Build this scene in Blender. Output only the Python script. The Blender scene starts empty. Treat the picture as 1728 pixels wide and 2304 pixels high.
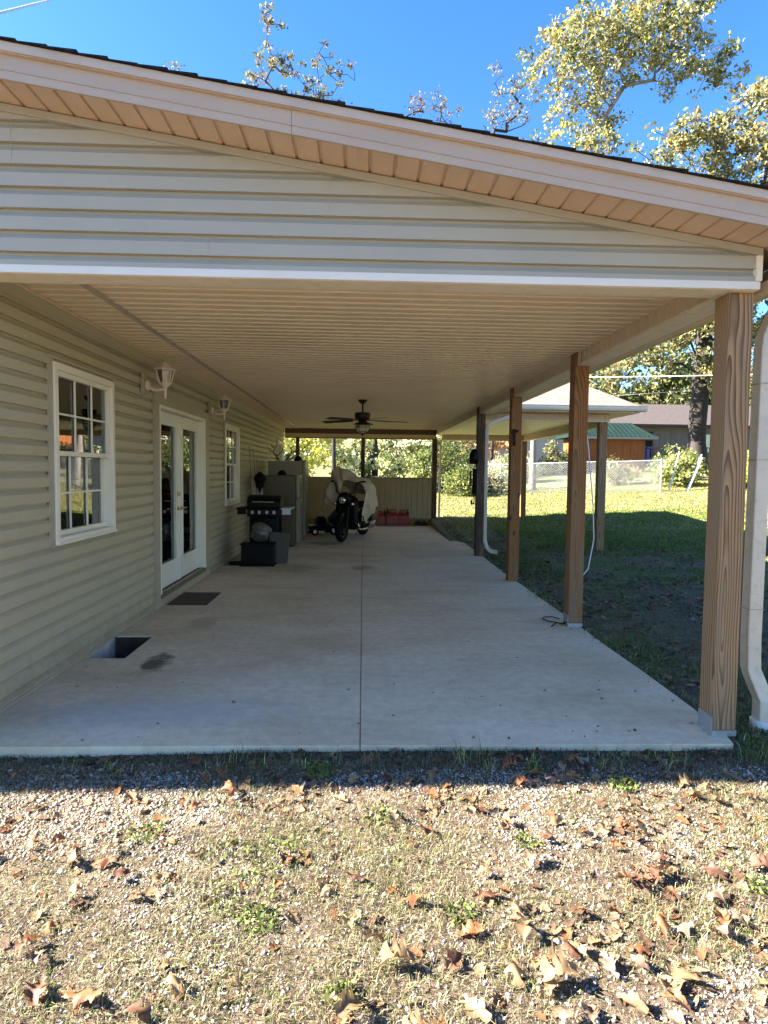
import bpy, math, random
import numpy as np
from mathutils import Vector, Matrix
random.seed(5); rng=np.random.default_rng(11)
S=bpy.context.scene; COL=S.collection
# ------------------------------------------------------------ camera
H=1.5106; F=1353.28; PITCH=.0527; YAW=.0358; ROLL=.0116
cam_d=bpy.data.cameras.new('camera'); cam=bpy.data.objects.new('camera',cam_d); COL.objects.link(cam)
R0=Vector((math.cos(YAW),-math.sin(YAW),0)); Fh=Vector((math.sin(YAW),math.cos(YAW),0))
Fw=Fh*math.cos(PITCH)-Vector((0,0,math.sin(PITCH))); U0=Fh*math.sin(PITCH)+Vector((0,0,math.cos(PITCH)))
Rr=R0*math.cos(ROLL)+U0*math.sin(ROLL); Uu=-R0*math.sin(ROLL)+U0*math.cos(ROLL)
m=Matrix((( Rr.x,Uu.x,-Fw.x,0),(Rr.y,Uu.y,-Fw.y,0),(Rr.z,Uu.z,-Fw.z,H),(0,0,0,1)))
cam.matrix_world=m
cam_d.sensor_fit='VERTICAL'; cam_d.sensor_height=36; cam_d.lens=F/2304*36
cam_d.shift_y=-21.4/2304; cam_d.clip_start=.05; cam_d.clip_end=900
S.camera=cam
S.render.resolution_x=768; S.render.resolution_y=1024
# ------------------------------------------------------------ world + sun
SA,SB=1.6,-.03                       # shadow displacement per metre of height (+X, Y)
el=math.atan(1/math.hypot(SA,SB)); az=math.atan2(-SA,-SB)   # azimuth from +Y, clockwise
W=bpy.data.worlds.new('World'); S.world=W; W.use_nodes=True
nt=W.node_tree; nt.nodes.clear()
sky=nt.nodes.new('ShaderNodeTexSky'); sky.sky_type='NISHITA'; sky.sun_disc=False
sky.sun_elevation=el; sky.sun_rotation=az%(2*math.pi); sky.air_density=1.0; sky.dust_density=.3; sky.ozone_density=3.5
hs=nt.nodes.new('ShaderNodeHueSaturation'); hs.inputs['Saturation'].default_value=1.25
bg=nt.nodes.new('ShaderNodeBackground'); bg.inputs[1].default_value=.05
hs.inputs['Hue'].default_value=.506
out=nt.nodes.new('ShaderNodeOutputWorld')
nt.links.new(sky.outputs[0],hs.inputs['Color']); nt.links.new(hs.outputs[0],bg.inputs[0]); nt.links.new(bg.outputs[0],out.inputs[0])
sd=bpy.data.lights.new('sun','SUN'); sd.energy=5.0; sd.angle=math.radians(.53); sd.color=(1,.90,.76)
sun=bpy.data.objects.new('sun',sd); COL.objects.link(sun)
sun.rotation_euler=Vector((SA,SB,-1)).to_track_quat('-Z','Y').to_euler()
S.view_settings.view_transform='Standard'; S.view_settings.look='None'; S.view_settings.exposure=3.1; S.view_settings.gamma=1
S.cycles.max_bounces=10; S.cycles.diffuse_bounces=6; S.cycles.glossy_bounces=4; S.cycles.transparent_max_bounces=12
# ------------------------------------------------------------ tags
def tag(o,label=None,cat=None,group=None,kind=None):
    if label:o['label']=label
    if cat:o['category']=cat
    if group:o['group']=group
    if kind:o['kind']=kind
    return o
def empty(name,loc=(0,0,0),rz=0,label=None,cat=None,group=None):
    o=bpy.data.objects.new(name,None); COL.objects.link(o); o.location=loc; o.rotation_euler=(0,0,rz)
    o.empty_display_size=.1
    return tag(o,label,cat,group)
def copy_tree(o,parent=None):
    c=o.copy(); COL.objects.link(c); c.parent=parent
    if parent: c.matrix_parent_inverse=o.matrix_parent_inverse.copy()
    for ch in list(o.children): copy_tree(ch,c)
    return c
# ------------------------------------------------------------ materials
class NT:
    def __init__(s,name):
        s.m=bpy.data.materials.new(name); s.m.use_nodes=True; s.t=s.m.node_tree; s.n=s.t.nodes; s.b=s.n['Principled BSDF']
    def add(s,t,**k):
        x=s.n.new(t)
        for a,v in k.items(): setattr(x,a,v)
        return x
    def link(s,a,b): s.t.links.new(a,b)
def coords(N,scale=(1,1,1),kind='Object',rot=(0,0,0)):
    tc=N.add('ShaderNodeTexCoord'); mp=N.add('ShaderNodeMapping'); mp.inputs['Scale'].default_value=scale; mp.inputs['Rotation'].default_value=rot
    N.link(tc.outputs[kind],mp.inputs[0]); return mp.outputs[0]
def noise(N,vec,scale,detail=4,rough=.55):
    n=N.add('ShaderNodeTexNoise'); n.inputs['Scale'].default_value=scale; n.inputs['Detail'].default_value=detail; n.inputs['Roughness'].default_value=rough
    N.link(vec,n.inputs['Vector']); return n.outputs['Fac']
def ramp(N,fac,stops,interp='LINEAR'):
    r=N.add('ShaderNodeValToRGB'); r.color_ramp.interpolation=interp; e=r.color_ramp.elements
    while len(e)<len(stops): e.new(.5)
    for k,(p,c) in zip(e,stops): k.position=p; k.color=tuple(c)+(1,) if len(c)==3 else c
    N.link(fac,r.inputs[0]); return r.outputs[0]
def mixc(N,fac,a,b,mode='MIX'):
    x=N.add('ShaderNodeMix',data_type='RGBA',blend_type=mode)
    if isinstance(fac,(int,float)): x.inputs[0].default_value=fac
    else: N.link(fac,x.inputs[0])
    for i,v in ((6,a),(7,b)):
        if isinstance(v,tuple): x.inputs[i].default_value=v+(1,)
        else: N.link(v,x.inputs[i])
    return x.outputs[2]
def bump(N,h,strength=.3,dist=.01):
    b=N.add('ShaderNodeBump'); b.inputs['Strength'].default_value=strength; b.inputs['Distance'].default_value=dist
    N.link(h,b.inputs['Height']); N.link(b.outputs[0],N.b.inputs['Normal'])
def mat(name,c,rough=.6,var=.12,scale=3,metal=0,bs=.0,bscale=60,stretch=(1,1,1),spec=.5,dirt_or_dapple=None):
    N=NT(name); v=coords(N,stretch)
    f=noise(N,v,scale,5)
    lo=tuple(max(0,x*(1-var)) for x in c); hi=tuple(min(1,x*(1+var)) for x in c)
    col=ramp(N,f,[(.3,lo),(.7,hi)])
    if dirt_or_dapple:  # grime on trims and block; painted sun dapples on the far roofs
        f2=noise(N,v,scale*4,6,.7); col=mixc(N,ramp(N,f2,[(.5,(0,0,0)),(.75,(1,1,1))]),col,dirt_or_dapple)
    N.link(col,N.b.inputs['Base Color'])
    N.b.inputs['Roughness'].default_value=rough; N.b.inputs['Metallic'].default_value=metal; N.b.inputs['Specular IOR Level'].default_value=spec
    if bs: bump(N,noise(N,v,bscale,4),bs,.004)
    return N.m
def tintmat(name,rough=.8,trans=0,spec=.3,bs=0):
    N=NT(name); a=N.add('ShaderNodeAttribute',attribute_name='tint')
    N.link(a.outputs['Color'],N.b.inputs['Base Color']); N.b.inputs['Roughness'].default_value=rough; N.b.inputs['Specular IOR Level'].default_value=spec
    if trans:
        tr=N.add('ShaderNodeBsdfTranslucent'); N.link(a.outputs['Color'],tr.inputs[0]); mx=N.add('ShaderNodeMixShader'); mx.inputs[0].default_value=trans
        N.link(N.b.outputs[0],mx.inputs[1]); N.link(tr.outputs[0],mx.inputs[2]); N.link(mx.outputs[0],N.n['Material Output'].inputs[0])
    return N.m
def wood(name,light,dark,knots=True):
    N=NT(name); tc=N.add('ShaderNodeTexCoord'); oi=N.add('ShaderNodeObjectInfo')
    ad=N.add('ShaderNodeVectorMath',operation='MULTIPLY_ADD'); N.link(oi.outputs['Random'],ad.inputs[0]); ad.inputs[1].default_value=(.02,.02,9); N.link(tc.outputs['Object'],ad.inputs[2])
    mp=N.add('ShaderNodeMapping'); mp.inputs['Location'].default_value=(.012,.045,.0); mp.inputs['Rotation'].default_value=(-.034,.012,0)
    N.link(tc.outputs['Object'],mp.inputs[0])
    mq=N.add('ShaderNodeMapping'); mq.inputs['Scale'].default_value=(5,5,.85); N.link(ad.outputs[0],mq.inputs[0])
    n0=N.add('ShaderNodeTexNoise'); n0.inputs['Scale'].default_value=1; n0.inputs['Detail'].default_value=2; N.link(mq.outputs[0],n0.inputs['Vector'])
    dv=N.add('ShaderNodeVectorMath',operation='MULTIPLY_ADD'); N.link(n0.outputs['Color'],dv.inputs[0]); dv.inputs[1].default_value=(.10,.12,.0); N.link(mp.outputs[0],dv.inputs[2])
    dw=N.add('ShaderNodeVectorMath',operation='ADD'); N.link(dv.outputs[0],dw.inputs[0]); dw.inputs[1].default_value=(-.05,-.06,0)
    w=N.add('ShaderNodeTexWave',wave_type='RINGS',rings_direction='Z',wave_profile='SAW'); w.inputs['Scale'].default_value=24; w.inputs['Distortion'].default_value=0
    N.link(dw.outputs[0],w.inputs['Vector'])
    c=ramp(N,w.outputs['Fac'],[(0,light),(.45,tuple(x*.88 for x in light)),(.85,dark),(1,tuple(x*.8 for x in dark))])
    # fibres
    mp2=N.add('ShaderNodeMapping'); mp2.inputs['Scale'].default_value=(90,90,3); N.link(ad.outputs[0],mp2.inputs[0]); f=noise(N,mp2.outputs[0],1,5,.7)
    c=mixc(N,ramp(N,f,[(.35,(.55,.55,.55)),(.65,(1,1,1))]),mixc(N,.35,c,(0.05,.03,.015)),c)
    # grey weathering, large blotches
    mp3=N.add('ShaderNodeMapping'); mp3.inputs['Scale'].default_value=(9,9,1.2); N.link(ad.outputs[0],mp3.inputs[0]); g=noise(N,mp3.outputs[0],1,4,.6)
    c=mixc(N,ramp(N,g,[(.44,(0,0,0)),(.68,(.7,.7,.7))]),c,(.21,.16,.11))
    if knots:
        mp4=N.add('ShaderNodeMapping'); mp4.inputs['Scale'].default_value=(7,7,2.6); N.link(ad.outputs[0],mp4.inputs[0])
        vo=N.add('ShaderNodeTexVoronoi'); vo.inputs['Scale'].default_value=1; N.link(mp4.outputs[0],vo.inputs['Vector'])
        c=mixc(N,ramp(N,vo.outputs['Distance'],[(.07,(1,1,1)),(.13,(0,0,0))]),c,(.035,.018,.01))
    N.link(c,N.b.inputs['Base Color']); N.b.inputs['Roughness'].default_value=.75
    bump(N,f,.35,.003)
    return N.m
M={}
M['siding']=mat('vinyl_siding',(.47,.41,.275),.5,.05,2,bs=.12,bscale=160,stretch=(1,1,1))
def sidingmat():
    N=NT('vinyl_siding'); v=coords(N); g=N.add('ShaderNodeNewGeometry'); sp=N.add('ShaderNodeSeparateXYZ'); N.link(g.outputs['Position'],sp.inputs[0])
    c=ramp(N,noise(N,v,1.3,5),[(.3,(.42,.378,.275)),(.7,(.465,.42,.31))])
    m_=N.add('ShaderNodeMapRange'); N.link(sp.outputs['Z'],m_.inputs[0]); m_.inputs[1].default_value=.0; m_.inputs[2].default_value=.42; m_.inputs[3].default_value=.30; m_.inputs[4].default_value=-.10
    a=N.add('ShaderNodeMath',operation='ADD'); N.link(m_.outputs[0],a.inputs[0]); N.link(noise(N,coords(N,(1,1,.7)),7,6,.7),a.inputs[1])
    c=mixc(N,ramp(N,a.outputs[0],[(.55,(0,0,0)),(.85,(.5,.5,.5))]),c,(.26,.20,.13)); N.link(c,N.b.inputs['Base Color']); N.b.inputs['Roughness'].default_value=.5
    bump(N,noise(N,coords(N,(1,1,2)),1.8,3),.35,.03); return N.m
M['siding']=sidingmat()
M['gable']=mat('gable_siding',(.375,.345,.275),.45,.04,2,bs=.10,bscale=160)
M['soffit']=mat('soffit_vinyl',(.64,.51,.37),.5,.06,1.5,bs=.1,bscale=120)
M['ceiling']=mat('ceiling_vinyl',(.78,.645,.455),.38,.06,1.2,bs=.08,bscale=120)
M['fascia']=mat('fascia_metal',(.45,.345,.26),.42,.05,1.5,bs=.1,bscale=40,stretch=(1,1,6))
M['drip']=mat('drip_edge_metal',(.50,.40,.32),.45,.08,3)
M['cream']=mat('cream_trim',(.78,.70,.56),.5,.06,3,dirt_or_dapple=(.62,.52,.38))
M['whitetrim']=mat('white_flashing',(.70,.66,.60),.4,.04,3)
M['trim']=mat('siding_trim',(.40,.35,.26),.5,.05,3)
M['white']=mat('white_vinyl',(.80,.76,.66),.35,.03,4)
M['door']=mat('white_door_paint',(.80,.79,.73),.35,.03,3)
M['lantern']=mat('lantern_paint',(.78,.68,.58),.4,.05,8)
M['downspout']=mat('downspout_metal',(.66,.57,.44),.4,.06,4,dirt_or_dapple=(.50,.42,.31))
M['shingle']=mat('dark_shingle',(.022,.021,.02),.95,.5,30,bs=.6,bscale=200,spec=.1)
M['shingle_tan']=mat('tan_shingle',(.42,.35,.30),.9,.25,14,bs=.5,bscale=90)
M['black']=mat('black_paint',(.005,.0048,.0045),.42,.2,6,spec=.15)
M['rubber']=mat('rubber',(.006,.006,.006),.8,.2,20,spec=.15)
M['chrome']=mat('chrome',(.75,.75,.74),.15,.05,5,metal=1)
M['steel']=mat('galvanized_steel',(.42,.46,.50),.45,.12,25,metal=.7)
M['fansteel']=mat('bronze_fan_metal',(.03,.022,.018),.4,.2,8,metal=.4)
M['fanblade']=mat('fan_blade_wood',(.035,.022,.016),.5,.2,9,stretch=(1,8,1))
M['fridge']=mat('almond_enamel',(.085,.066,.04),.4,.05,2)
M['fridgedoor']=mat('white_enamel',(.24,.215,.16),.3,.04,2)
M['tarp']=mat('beige_tarp',(.52,.45,.34),.7,.12,5,bs=.3,bscale=12)
M['red']=mat('red_plastic',(.20,.006,.006),.4,.1,6)
M['brass']=mat('brass',(.55,.40,.16),.3,.1,20,metal=.9)
M['mat']=mat('brown_doormat',(.085,.055,.035),.95,.2,60,bs=.6,bscale=400)
M['wood']=wood('post_wood',(.40,.24,.115),(.12,.06,.025))
M['wooddark']=wood('post_wood_orange',(.33,.145,.038),(.13,.05,.014))
M['oldwood']=wood('weathered_wood',(.26,.20,.14),(.12,.09,.06),False)
M['bark']=mat('bark',(.20,.17,.15),.9,.4,5,bs=.8,bscale=25,stretch=(1,1,.35))
M['darkbark']=mat('dark_bark',(.032,.026,.023),.9,.35,5,bs=.8,bscale=25,stretch=(1,1,.35))
M['leaf']=tintmat('tree_leaf',.6,.35)
M['grass']=tintmat('grass_blade',.75,.25)
M['stone']=tintmat('stone',.85)
M['dryleaf']=None
M['block']=mat('foundation_block',(.55,.53,.50),.9,.25,8,bs=.5,bscale=50,dirt_or_dapple=(.25,.2,.15))
M['bulb']=mat('frosted_glass',(.75,.70,.60),.25,.05,5)
M['wire']=mat('white_cable',(.78,.75,.70),.5,.05,8)
M['antler']=mat('antler',(.16,.12,.08),.6,.3,10)
M['concretebase']=mat('pvc_white',(.72,.70,.66),.5,.08,8)
def concrete():
    N=NT('patio_concrete'); v=coords(N); vs=coords(N,(.8,1.5,1))
    a=noise(N,vs,1.1,6,.6); b=noise(N,v,14,6,.7); c=noise(N,vs,5,5,.65)
    col=ramp(N,a,[(.3,(.58,.445,.28)),(.5,(.70,.57,.39)),(.74,(.78,.66,.48))])
    col=mixc(N,ramp(N,c,[(.55,(0,0,0)),(.75,(.4,.4,.4))]),col,(.42,.33,.24))
    col=mixc(N,ramp(N,b,[(.35,(.30,.30,.30)),(.6,(0,0,0))]),col,(.27,.24,.20))
    # scattered small dark specks
    vo=N.add('ShaderNodeTexVoronoi'); vo.inputs['Scale'].default_value=2.6; N.link(coords(N,(1,1.9,1)),vo.inputs['Vector'])
    col=mixc(N,ramp(N,vo.outputs['Distance'],[(.035,(.8,.8,.8)),(.055,(0,0,0))]),col,(.10,.08,.06))
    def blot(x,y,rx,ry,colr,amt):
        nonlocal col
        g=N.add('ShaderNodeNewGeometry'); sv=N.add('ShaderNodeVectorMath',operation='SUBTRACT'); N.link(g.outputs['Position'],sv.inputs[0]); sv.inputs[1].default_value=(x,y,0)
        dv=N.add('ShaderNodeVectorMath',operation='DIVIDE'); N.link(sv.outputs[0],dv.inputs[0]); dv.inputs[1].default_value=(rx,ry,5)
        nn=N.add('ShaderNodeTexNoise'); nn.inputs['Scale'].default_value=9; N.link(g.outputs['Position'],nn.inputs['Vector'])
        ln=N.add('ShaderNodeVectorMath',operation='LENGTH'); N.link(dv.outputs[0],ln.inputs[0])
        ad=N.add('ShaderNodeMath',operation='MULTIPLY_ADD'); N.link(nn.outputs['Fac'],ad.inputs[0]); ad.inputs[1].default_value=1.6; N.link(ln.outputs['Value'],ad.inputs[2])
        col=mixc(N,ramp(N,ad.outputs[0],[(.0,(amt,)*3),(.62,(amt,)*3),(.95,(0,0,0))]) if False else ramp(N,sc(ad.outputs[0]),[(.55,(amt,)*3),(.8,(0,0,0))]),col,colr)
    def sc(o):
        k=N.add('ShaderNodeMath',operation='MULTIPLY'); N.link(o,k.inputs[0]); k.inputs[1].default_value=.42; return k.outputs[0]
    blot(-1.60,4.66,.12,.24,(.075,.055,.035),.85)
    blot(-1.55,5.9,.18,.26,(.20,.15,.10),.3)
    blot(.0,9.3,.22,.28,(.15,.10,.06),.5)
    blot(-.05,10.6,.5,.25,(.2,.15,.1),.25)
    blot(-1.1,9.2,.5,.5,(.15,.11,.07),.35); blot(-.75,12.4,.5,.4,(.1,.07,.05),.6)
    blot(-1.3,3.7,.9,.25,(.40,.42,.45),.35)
    N.link(col,N.b.inputs['Base Color']); N.b.inputs['Roughness'].default_value=.92; N.b.inputs['Specular IOR Level'].default_value=.2
    tw=N.add('ShaderNodeTexWave',wave_type='RINGS'); tw.inputs['Scale'].default_value=1.7; tw.inputs['Distortion'].default_value=9; tw.inputs['Detail'].default_value=4; N.link(v,tw.inputs['Vector'])
    hm=N.add('ShaderNodeMath',operation='MULTIPLY_ADD'); N.link(tw.outputs['Fac'],hm.inputs[0]); hm.inputs[1].default_value=.35; N.link(b,hm.inputs[2])
    bump(N,hm.outputs[0],.3,.004); return N.m
M['concrete']=concrete()
def groundmat():
    N=NT('yard_ground'); v=coords(N); g=N.add('ShaderNodeNewGeometry'); sp=N.add('ShaderNodeSeparateXYZ'); N.link(g.outputs['Position'],sp.inputs[0])
    n1=noise(N,v,.55,5,.6); n2=noise(N,v,5,6,.7); n3=noise(N,v,38,5,.75); n4=noise(N,v,1.7,5,.6)
    dirt_or_dapple=ramp(N,n3,[(.3,(.045,.032,.022)),(.5,(.11,.083,.06)),(.72,(.22,.18,.135))])
    straw=ramp(N,n3,[(.3,(.10,.08,.055)),(.55,(.25,.21,.145)),(.75,(.38,.33,.24))])
    green=ramp(N,n3,[(.3,(.055,.085,.018)),(.6,(.15,.19,.045)),(.8,(.26,.28,.09))])
    near=mixc(N,ramp(N,n2,[(.50,(0,0,0)),(.66,(.8,.8,.8))]),dirt_or_dapple,straw)
    lawn=mixc(N,ramp(N,n4,[(.40,(0,0,0)),(.62,(1,1,1))]),green,straw)
    lawn=mixc(N,ramp(N,n2,[(.60,(0,0,0)),(.72,(.7,.7,.7))]),lawn,dirt_or_dapple)
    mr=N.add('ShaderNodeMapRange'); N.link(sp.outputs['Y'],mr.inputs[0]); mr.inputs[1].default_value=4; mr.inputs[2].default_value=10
    shade=mixc(N,ramp(N,n1,[(.42,(0,0,0)),(.62,(1,1,1))]),mixc(N,.35,dirt_or_dapple,straw),green)
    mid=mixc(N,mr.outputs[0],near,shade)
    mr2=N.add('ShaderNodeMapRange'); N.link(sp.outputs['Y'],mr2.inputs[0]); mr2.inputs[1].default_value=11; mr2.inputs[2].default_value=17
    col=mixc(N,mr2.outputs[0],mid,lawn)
    N.link(col,N.b.inputs['Base Color']); N.b.inputs['Roughness'].default_value=.95; N.b.inputs['Specular IOR Level'].default_value=.15
    bump(N,n3,.8,.03); return N.m
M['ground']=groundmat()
def glassmat():
    N=NT('window_glass'); N.n.remove(N.b)
    fr=N.add('ShaderNodeFresnel'); fr.inputs[0].default_value=2.5
    gl=N.add('ShaderNodeBsdfGlossy'); gl.inputs['Roughness'].default_value=.015; gl.inputs['Color'].default_value=(.95,.97,.95,1)
    tr=N.add('ShaderNodeBsdfTransparent'); tr.inputs[0].default_value=(.75,.8,.76,1)
    tc=N.add('ShaderNodeTexCoord'); n=N.add('ShaderNodeTexNoise'); n.inputs['Scale'].default_value=1.3; n.inputs['Detail'].default_value=1; N.link(tc.outputs['Object'],n.inputs['Vector'])
    b=N.add('ShaderNodeBump'); b.inputs['Strength'].default_value=.25; b.inputs['Distance'].default_value=.02; N.link(n.outputs['Fac'],b.inputs['Height']); N.link(b.outputs[0],gl.inputs['Normal'])
    mx=N.add('ShaderNodeMixShader'); N.link(fr.outputs[0],mx.inputs[0]); N.link(tr.outputs[0],mx.inputs[1]); N.link(gl.outputs[0],mx.inputs[2]); N.link(mx.outputs[0],N.n['Material Output'].inputs[0])
    return N.m
M['glass']=glassmat()
M['postdark']=wood('shaded_post_wood',(.07,.04,.02),(.03,.018,.01),False)  # darker copy of the post wood, deep-patio shade put into its colour
M['wellsoil']=mat('well_soil',(.05,.038,.026),.95,.4,12,bs=.6,bscale=60)
M['curtain']=mat('curtain_cloth',(.16,.19,.19),.9,.2,3,stretch=(1,14,.5))
M['room']=mat('room_wall',(.10,.085,.065),.9,.1,2)
M['brownglass']=mat('lantern_glass',(.30,.25,.17),.15,.1,5)
# ------------------------------------------------------------ mesh helper
class MB:
    def __init__(s): s.v=[]; s.f=[]
    def add(s,vs,fs):
        o=len(s.v); s.v+= [tuple(p) for p in vs]; s.f+=[tuple(i+o for i in f) for f in fs]; return s
    def box(s,x0,x1,y0,y1,z0,z1):
        return s.add([(x0,y0,z0),(x1,y0,z0),(x1,y1,z0),(x0,y1,z0),(x0,y0,z1),(x1,y0,z1),(x1,y1,z1),(x0,y1,z1)],
            [(0,3,2,1),(4,5,6,7),(0,1,5,4),(1,2,6,5),(2,3,7,6),(3,0,4,7)])
    def obox(s,c,ax,ay,az):   # oriented box, half-axes
        c,ax,ay,az=map(Vector,(c,ax,ay,az)); P=[c+ax*i+ay*j+az*k for k in(-1,1) for j in(-1,1) for i in(-1,1)]
        return s.add(P,[(0,2,3,1),(4,5,7,6),(0,1,5,4),(1,3,7,5),(3,2,6,7),(2,0,4,6)])
    def tube(s,pts,rad,n=8,cap=True,flat=1.0):
        pts=[Vector(p) for p in pts]; k=len(pts)
        if not hasattr(rad,'__len__'): rad=[rad]*k
        prev=None; rings=[]
        for i,p in enumerate(pts):
            t=(pts[min(i+1,k-1)]-pts[max(i-1,0)])
            if t.length<1e-9: t=Vector((0,0,1))
            t.normalize()
            if prev is None:
                a=Vector((0,0,1)) if abs(t.z)<.9 else Vector((1,0,0)); u=t.cross(a).normalized()
            else:
                u=(prev-t*prev.dot(t)); u=u.normalized() if u.length>1e-6 else t.orthogonal().normalized()
            prev=u; w=t.cross(u)
            rings.append([p+(u*math.cos(2*math.pi*j/n)+w*math.sin(2*math.pi*j/n)*flat)*rad[i] for j in range(n)])
        vs=[q for r in rings for q in r]; fs=[]
        for i in range(k-1):
            for j in range(n): fs.append((i*n+j,i*n+(j+1)%n,(i+1)*n+(j+1)%n,(i+1)*n+j))
        if cap: fs.append(tuple(range(n))[::-1]); fs.append(tuple((k-1)*n+j for j in range(n)))
        return s.add(vs,fs)
    def rect_tube(s,pts,w,d,up=(0,1,0)):   # rectangular section, w along up-ish axis
        pts=[Vector(p) for p in pts];k=len(pts);up=Vector(up);vs=[];fs=[]
        for i,p in enumerate(pts):
            t1=(pts[min(i+1,k-1)]-pts[max(i-1,0)]).normalized(); side=t1.cross(up).normalized()
            for a,b in((-1,-1),(1,-1),(1,1),(-1,1)): vs.append(p+side*(a*d/2)+up*(b*w/2))
        for i in range(k-1):
            for j in range(4): fs.append((i*4+j,i*4+(j+1)%4,(i+1)*4+(j+1)%4,(i+1)*4+j))
        fs+=[(3,2,1,0),tuple((k-1)*4+j for j in range(4))]
        return s.add(vs,fs)
    def lathe(s,prof,c=(0,0,0),n=20,axis='z'):
        vs=[];fs=[]
        for r,z in prof:
            for j in range(n):
                a=2*math.pi*j/n+math.pi/n; x,y=r*math.cos(a),r*math.sin(a)
                p={'z':(x,y,z),'y':(x,z,y),'x':(z,x,y)}[axis]; vs.append((p[0]+c[0],p[1]+c[1],p[2]+c[2]))
        for i in range(len(prof)-1):
            for j in range(n): fs.append((i*n+j,i*n+(j+1)%n,(i+1)*n+(j+1)%n,(i+1)*n+j))
        fs.append(tuple(range(n))[::-1]); fs.append(tuple((len(prof)-1)*n+j for j in range(n)))
        return s.add(vs,fs)
    def extrude(s,prof,p0,p1,cap=True):  # prof: list of 3-D offsets (closed polygon), swept p0->p1
        k=len(prof); p0=Vector(p0);p1=Vector(p1)
        vs=[p0+Vector(q) for q in prof]+[p1+Vector(q) for q in prof]
        fs=[(j,(j+1)%k,k+(j+1)%k,k+j) for j in range(k)]
        if cap: fs+= [tuple(range(k))[::-1],tuple(range(k,2*k))]
        return s.add(vs,fs)
    def build(s,name,m,parent=None,smooth=False,bevel=0):
        me=bpy.data.meshes.new(name); me.from_pydata(s.v,[],s.f); me.update()
        o=bpy.data.objects.new(name,me); COL.objects.link(o); me.materials.append(m)
        if smooth: me.polygons.foreach_set('use_smooth',[True]*len(me.polygons))
        if parent is not None:
            o.parent=parent
        if bevel:
            b=o.modifiers.new('bevel','BEVEL'); b.width=bevel; b.segments=2; b.limit_method='ANGLE'
        return o
def npmesh(name,V,Fq,m,parent=None,tint=None,smooth=False,tri=False):
    V=np.asarray(V,np.float32).reshape(-1,3); k=3 if tri else 4; Fq=np.asarray(Fq,np.int32).reshape(-1,k); n=len(Fq)
    me=bpy.data.meshes.new(name); me.vertices.add(len(V)); me.vertices.foreach_set('co',V.ravel())
    me.loops.add(n*k); me.loops.foreach_set('vertex_index',Fq.ravel()); me.polygons.add(n)
    me.polygons.foreach_set('loop_start',np.arange(0,n*k,k,dtype=np.int32)); me.polygons.foreach_set('loop_total',np.full(n,k,np.int32))
    if smooth: me.polygons.foreach_set('use_smooth',np.ones(n,bool))
    me.update(calc_edges=True)
    if tint is not None:
        a=me.attributes.new('tint','FLOAT_COLOR','FACE'); t=np.ones((n,4),np.float32); t[:,:3]=tint; a.data.foreach_set('color',t.ravel())
    me.materials.append(m)
    o=bpy.data.objects.new(name,me); COL.objects.link(o)
    if parent is not None: o.parent=parent
    return o
# smooth value noise in numpy
_T=rng.random((256,256))
def vn(x,y,s=1.,o=0):
    x=np.asarray(x,float)*s+o*17.3+100; y=np.asarray(y,float)*s+o*7.7+100
    i=np.floor(x).astype(int); j=np.floor(y).astype(int); fx=x-i; fy=y-j; fx=fx*fx*(3-2*fx); fy=fy*fy*(3-2*fy)
    a=_T[i%256,j%256];b=_T[(i+1)%256,j%256];c=_T[i%256,(j+1)%256];d=_T[(i+1)%256,(j+1)%256]
    return (a*(1-fx)+b*fx)*(1-fy)+(c*(1-fx)+d*fx)*fy
def fbm(x,y,s,o=0): return (vn(x,y,s,o)*.5+vn(x,y,s*2.1,o+1)*.3+vn(x,y,s*4.3,o+2)*.2)
def sst(a,b,x): t=np.clip((x-a)/(b-a),0,1); return t*t*(3-2*t)
# ------------------------------------------------------------ terrain
def gz(x,y):
    x=np.asarray(x,float);y=np.asarray(y,float)
    rise=sst(11,23,y)*(.45+.08*np.clip(x-4.6,0,8)+0*x)+np.clip(y-22,0,60)*.055
    base=-.035+.015*sst(2.0,2.3,x)*sst(3.0,3.6,y)-.022*sst(-.3,-2,x)
    und=(fbm(x,y,.9,3)-.5)*.07*sst(3.3,5,np.hypot(x-2,y-3))*sst(2.2,3.4,x)+(fbm(x,y,5,5)-.5)*.022
    far=sst(60,300,np.hypot(x,y))*6*0
    inside=((x>-13.5)&(x<1.9)&(y>3.45)&(y<16.7))
    z=base+und+rise*1+far
    return np.where(inside,-.62,z)
def grid_axis(segs):
    out=[]
    for a,b,n in segs: out+=list(np.linspace(a,b,n,endpoint=False))
    out.append(segs[-1][1]); return np.array(out)
gx=grid_axis([(-320,-40,14),(-40,-13.5,20),(-13.5,-13.45,1),(-13.45,-3,16),(-3,1.86,90),(1.86,1.94,2),(1.94,6,70),(6,24,90),(24,60,30),(60,320,14)])
gy=grid_axis([(-320,-20,12),(-20,0,12),(0,3.4,90),(3.4,3.46,2),(3.46,12,80),(12,16.69,30),(16.69,16.75,1),(16.75,30,90),(30,70,40),(70,320,14)])
GX,GY=np.meshgrid(gx,gy,indexing='xy'); GZ=gz(GX,GY); nx,ny=len(gx),len(gy)
idx=np.arange(nx*ny).reshape(ny,nx); Q=np.stack([idx[:-1,:-1],idx[:-1,1:],idx[1:,1:],idx[1:,:-1]],-1).reshape(-1,4)
tag(npmesh('ground',np.stack([GX,GY,GZ],-1).reshape(-1,3),Q,M['ground'],smooth=True),kind='structure')
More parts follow.
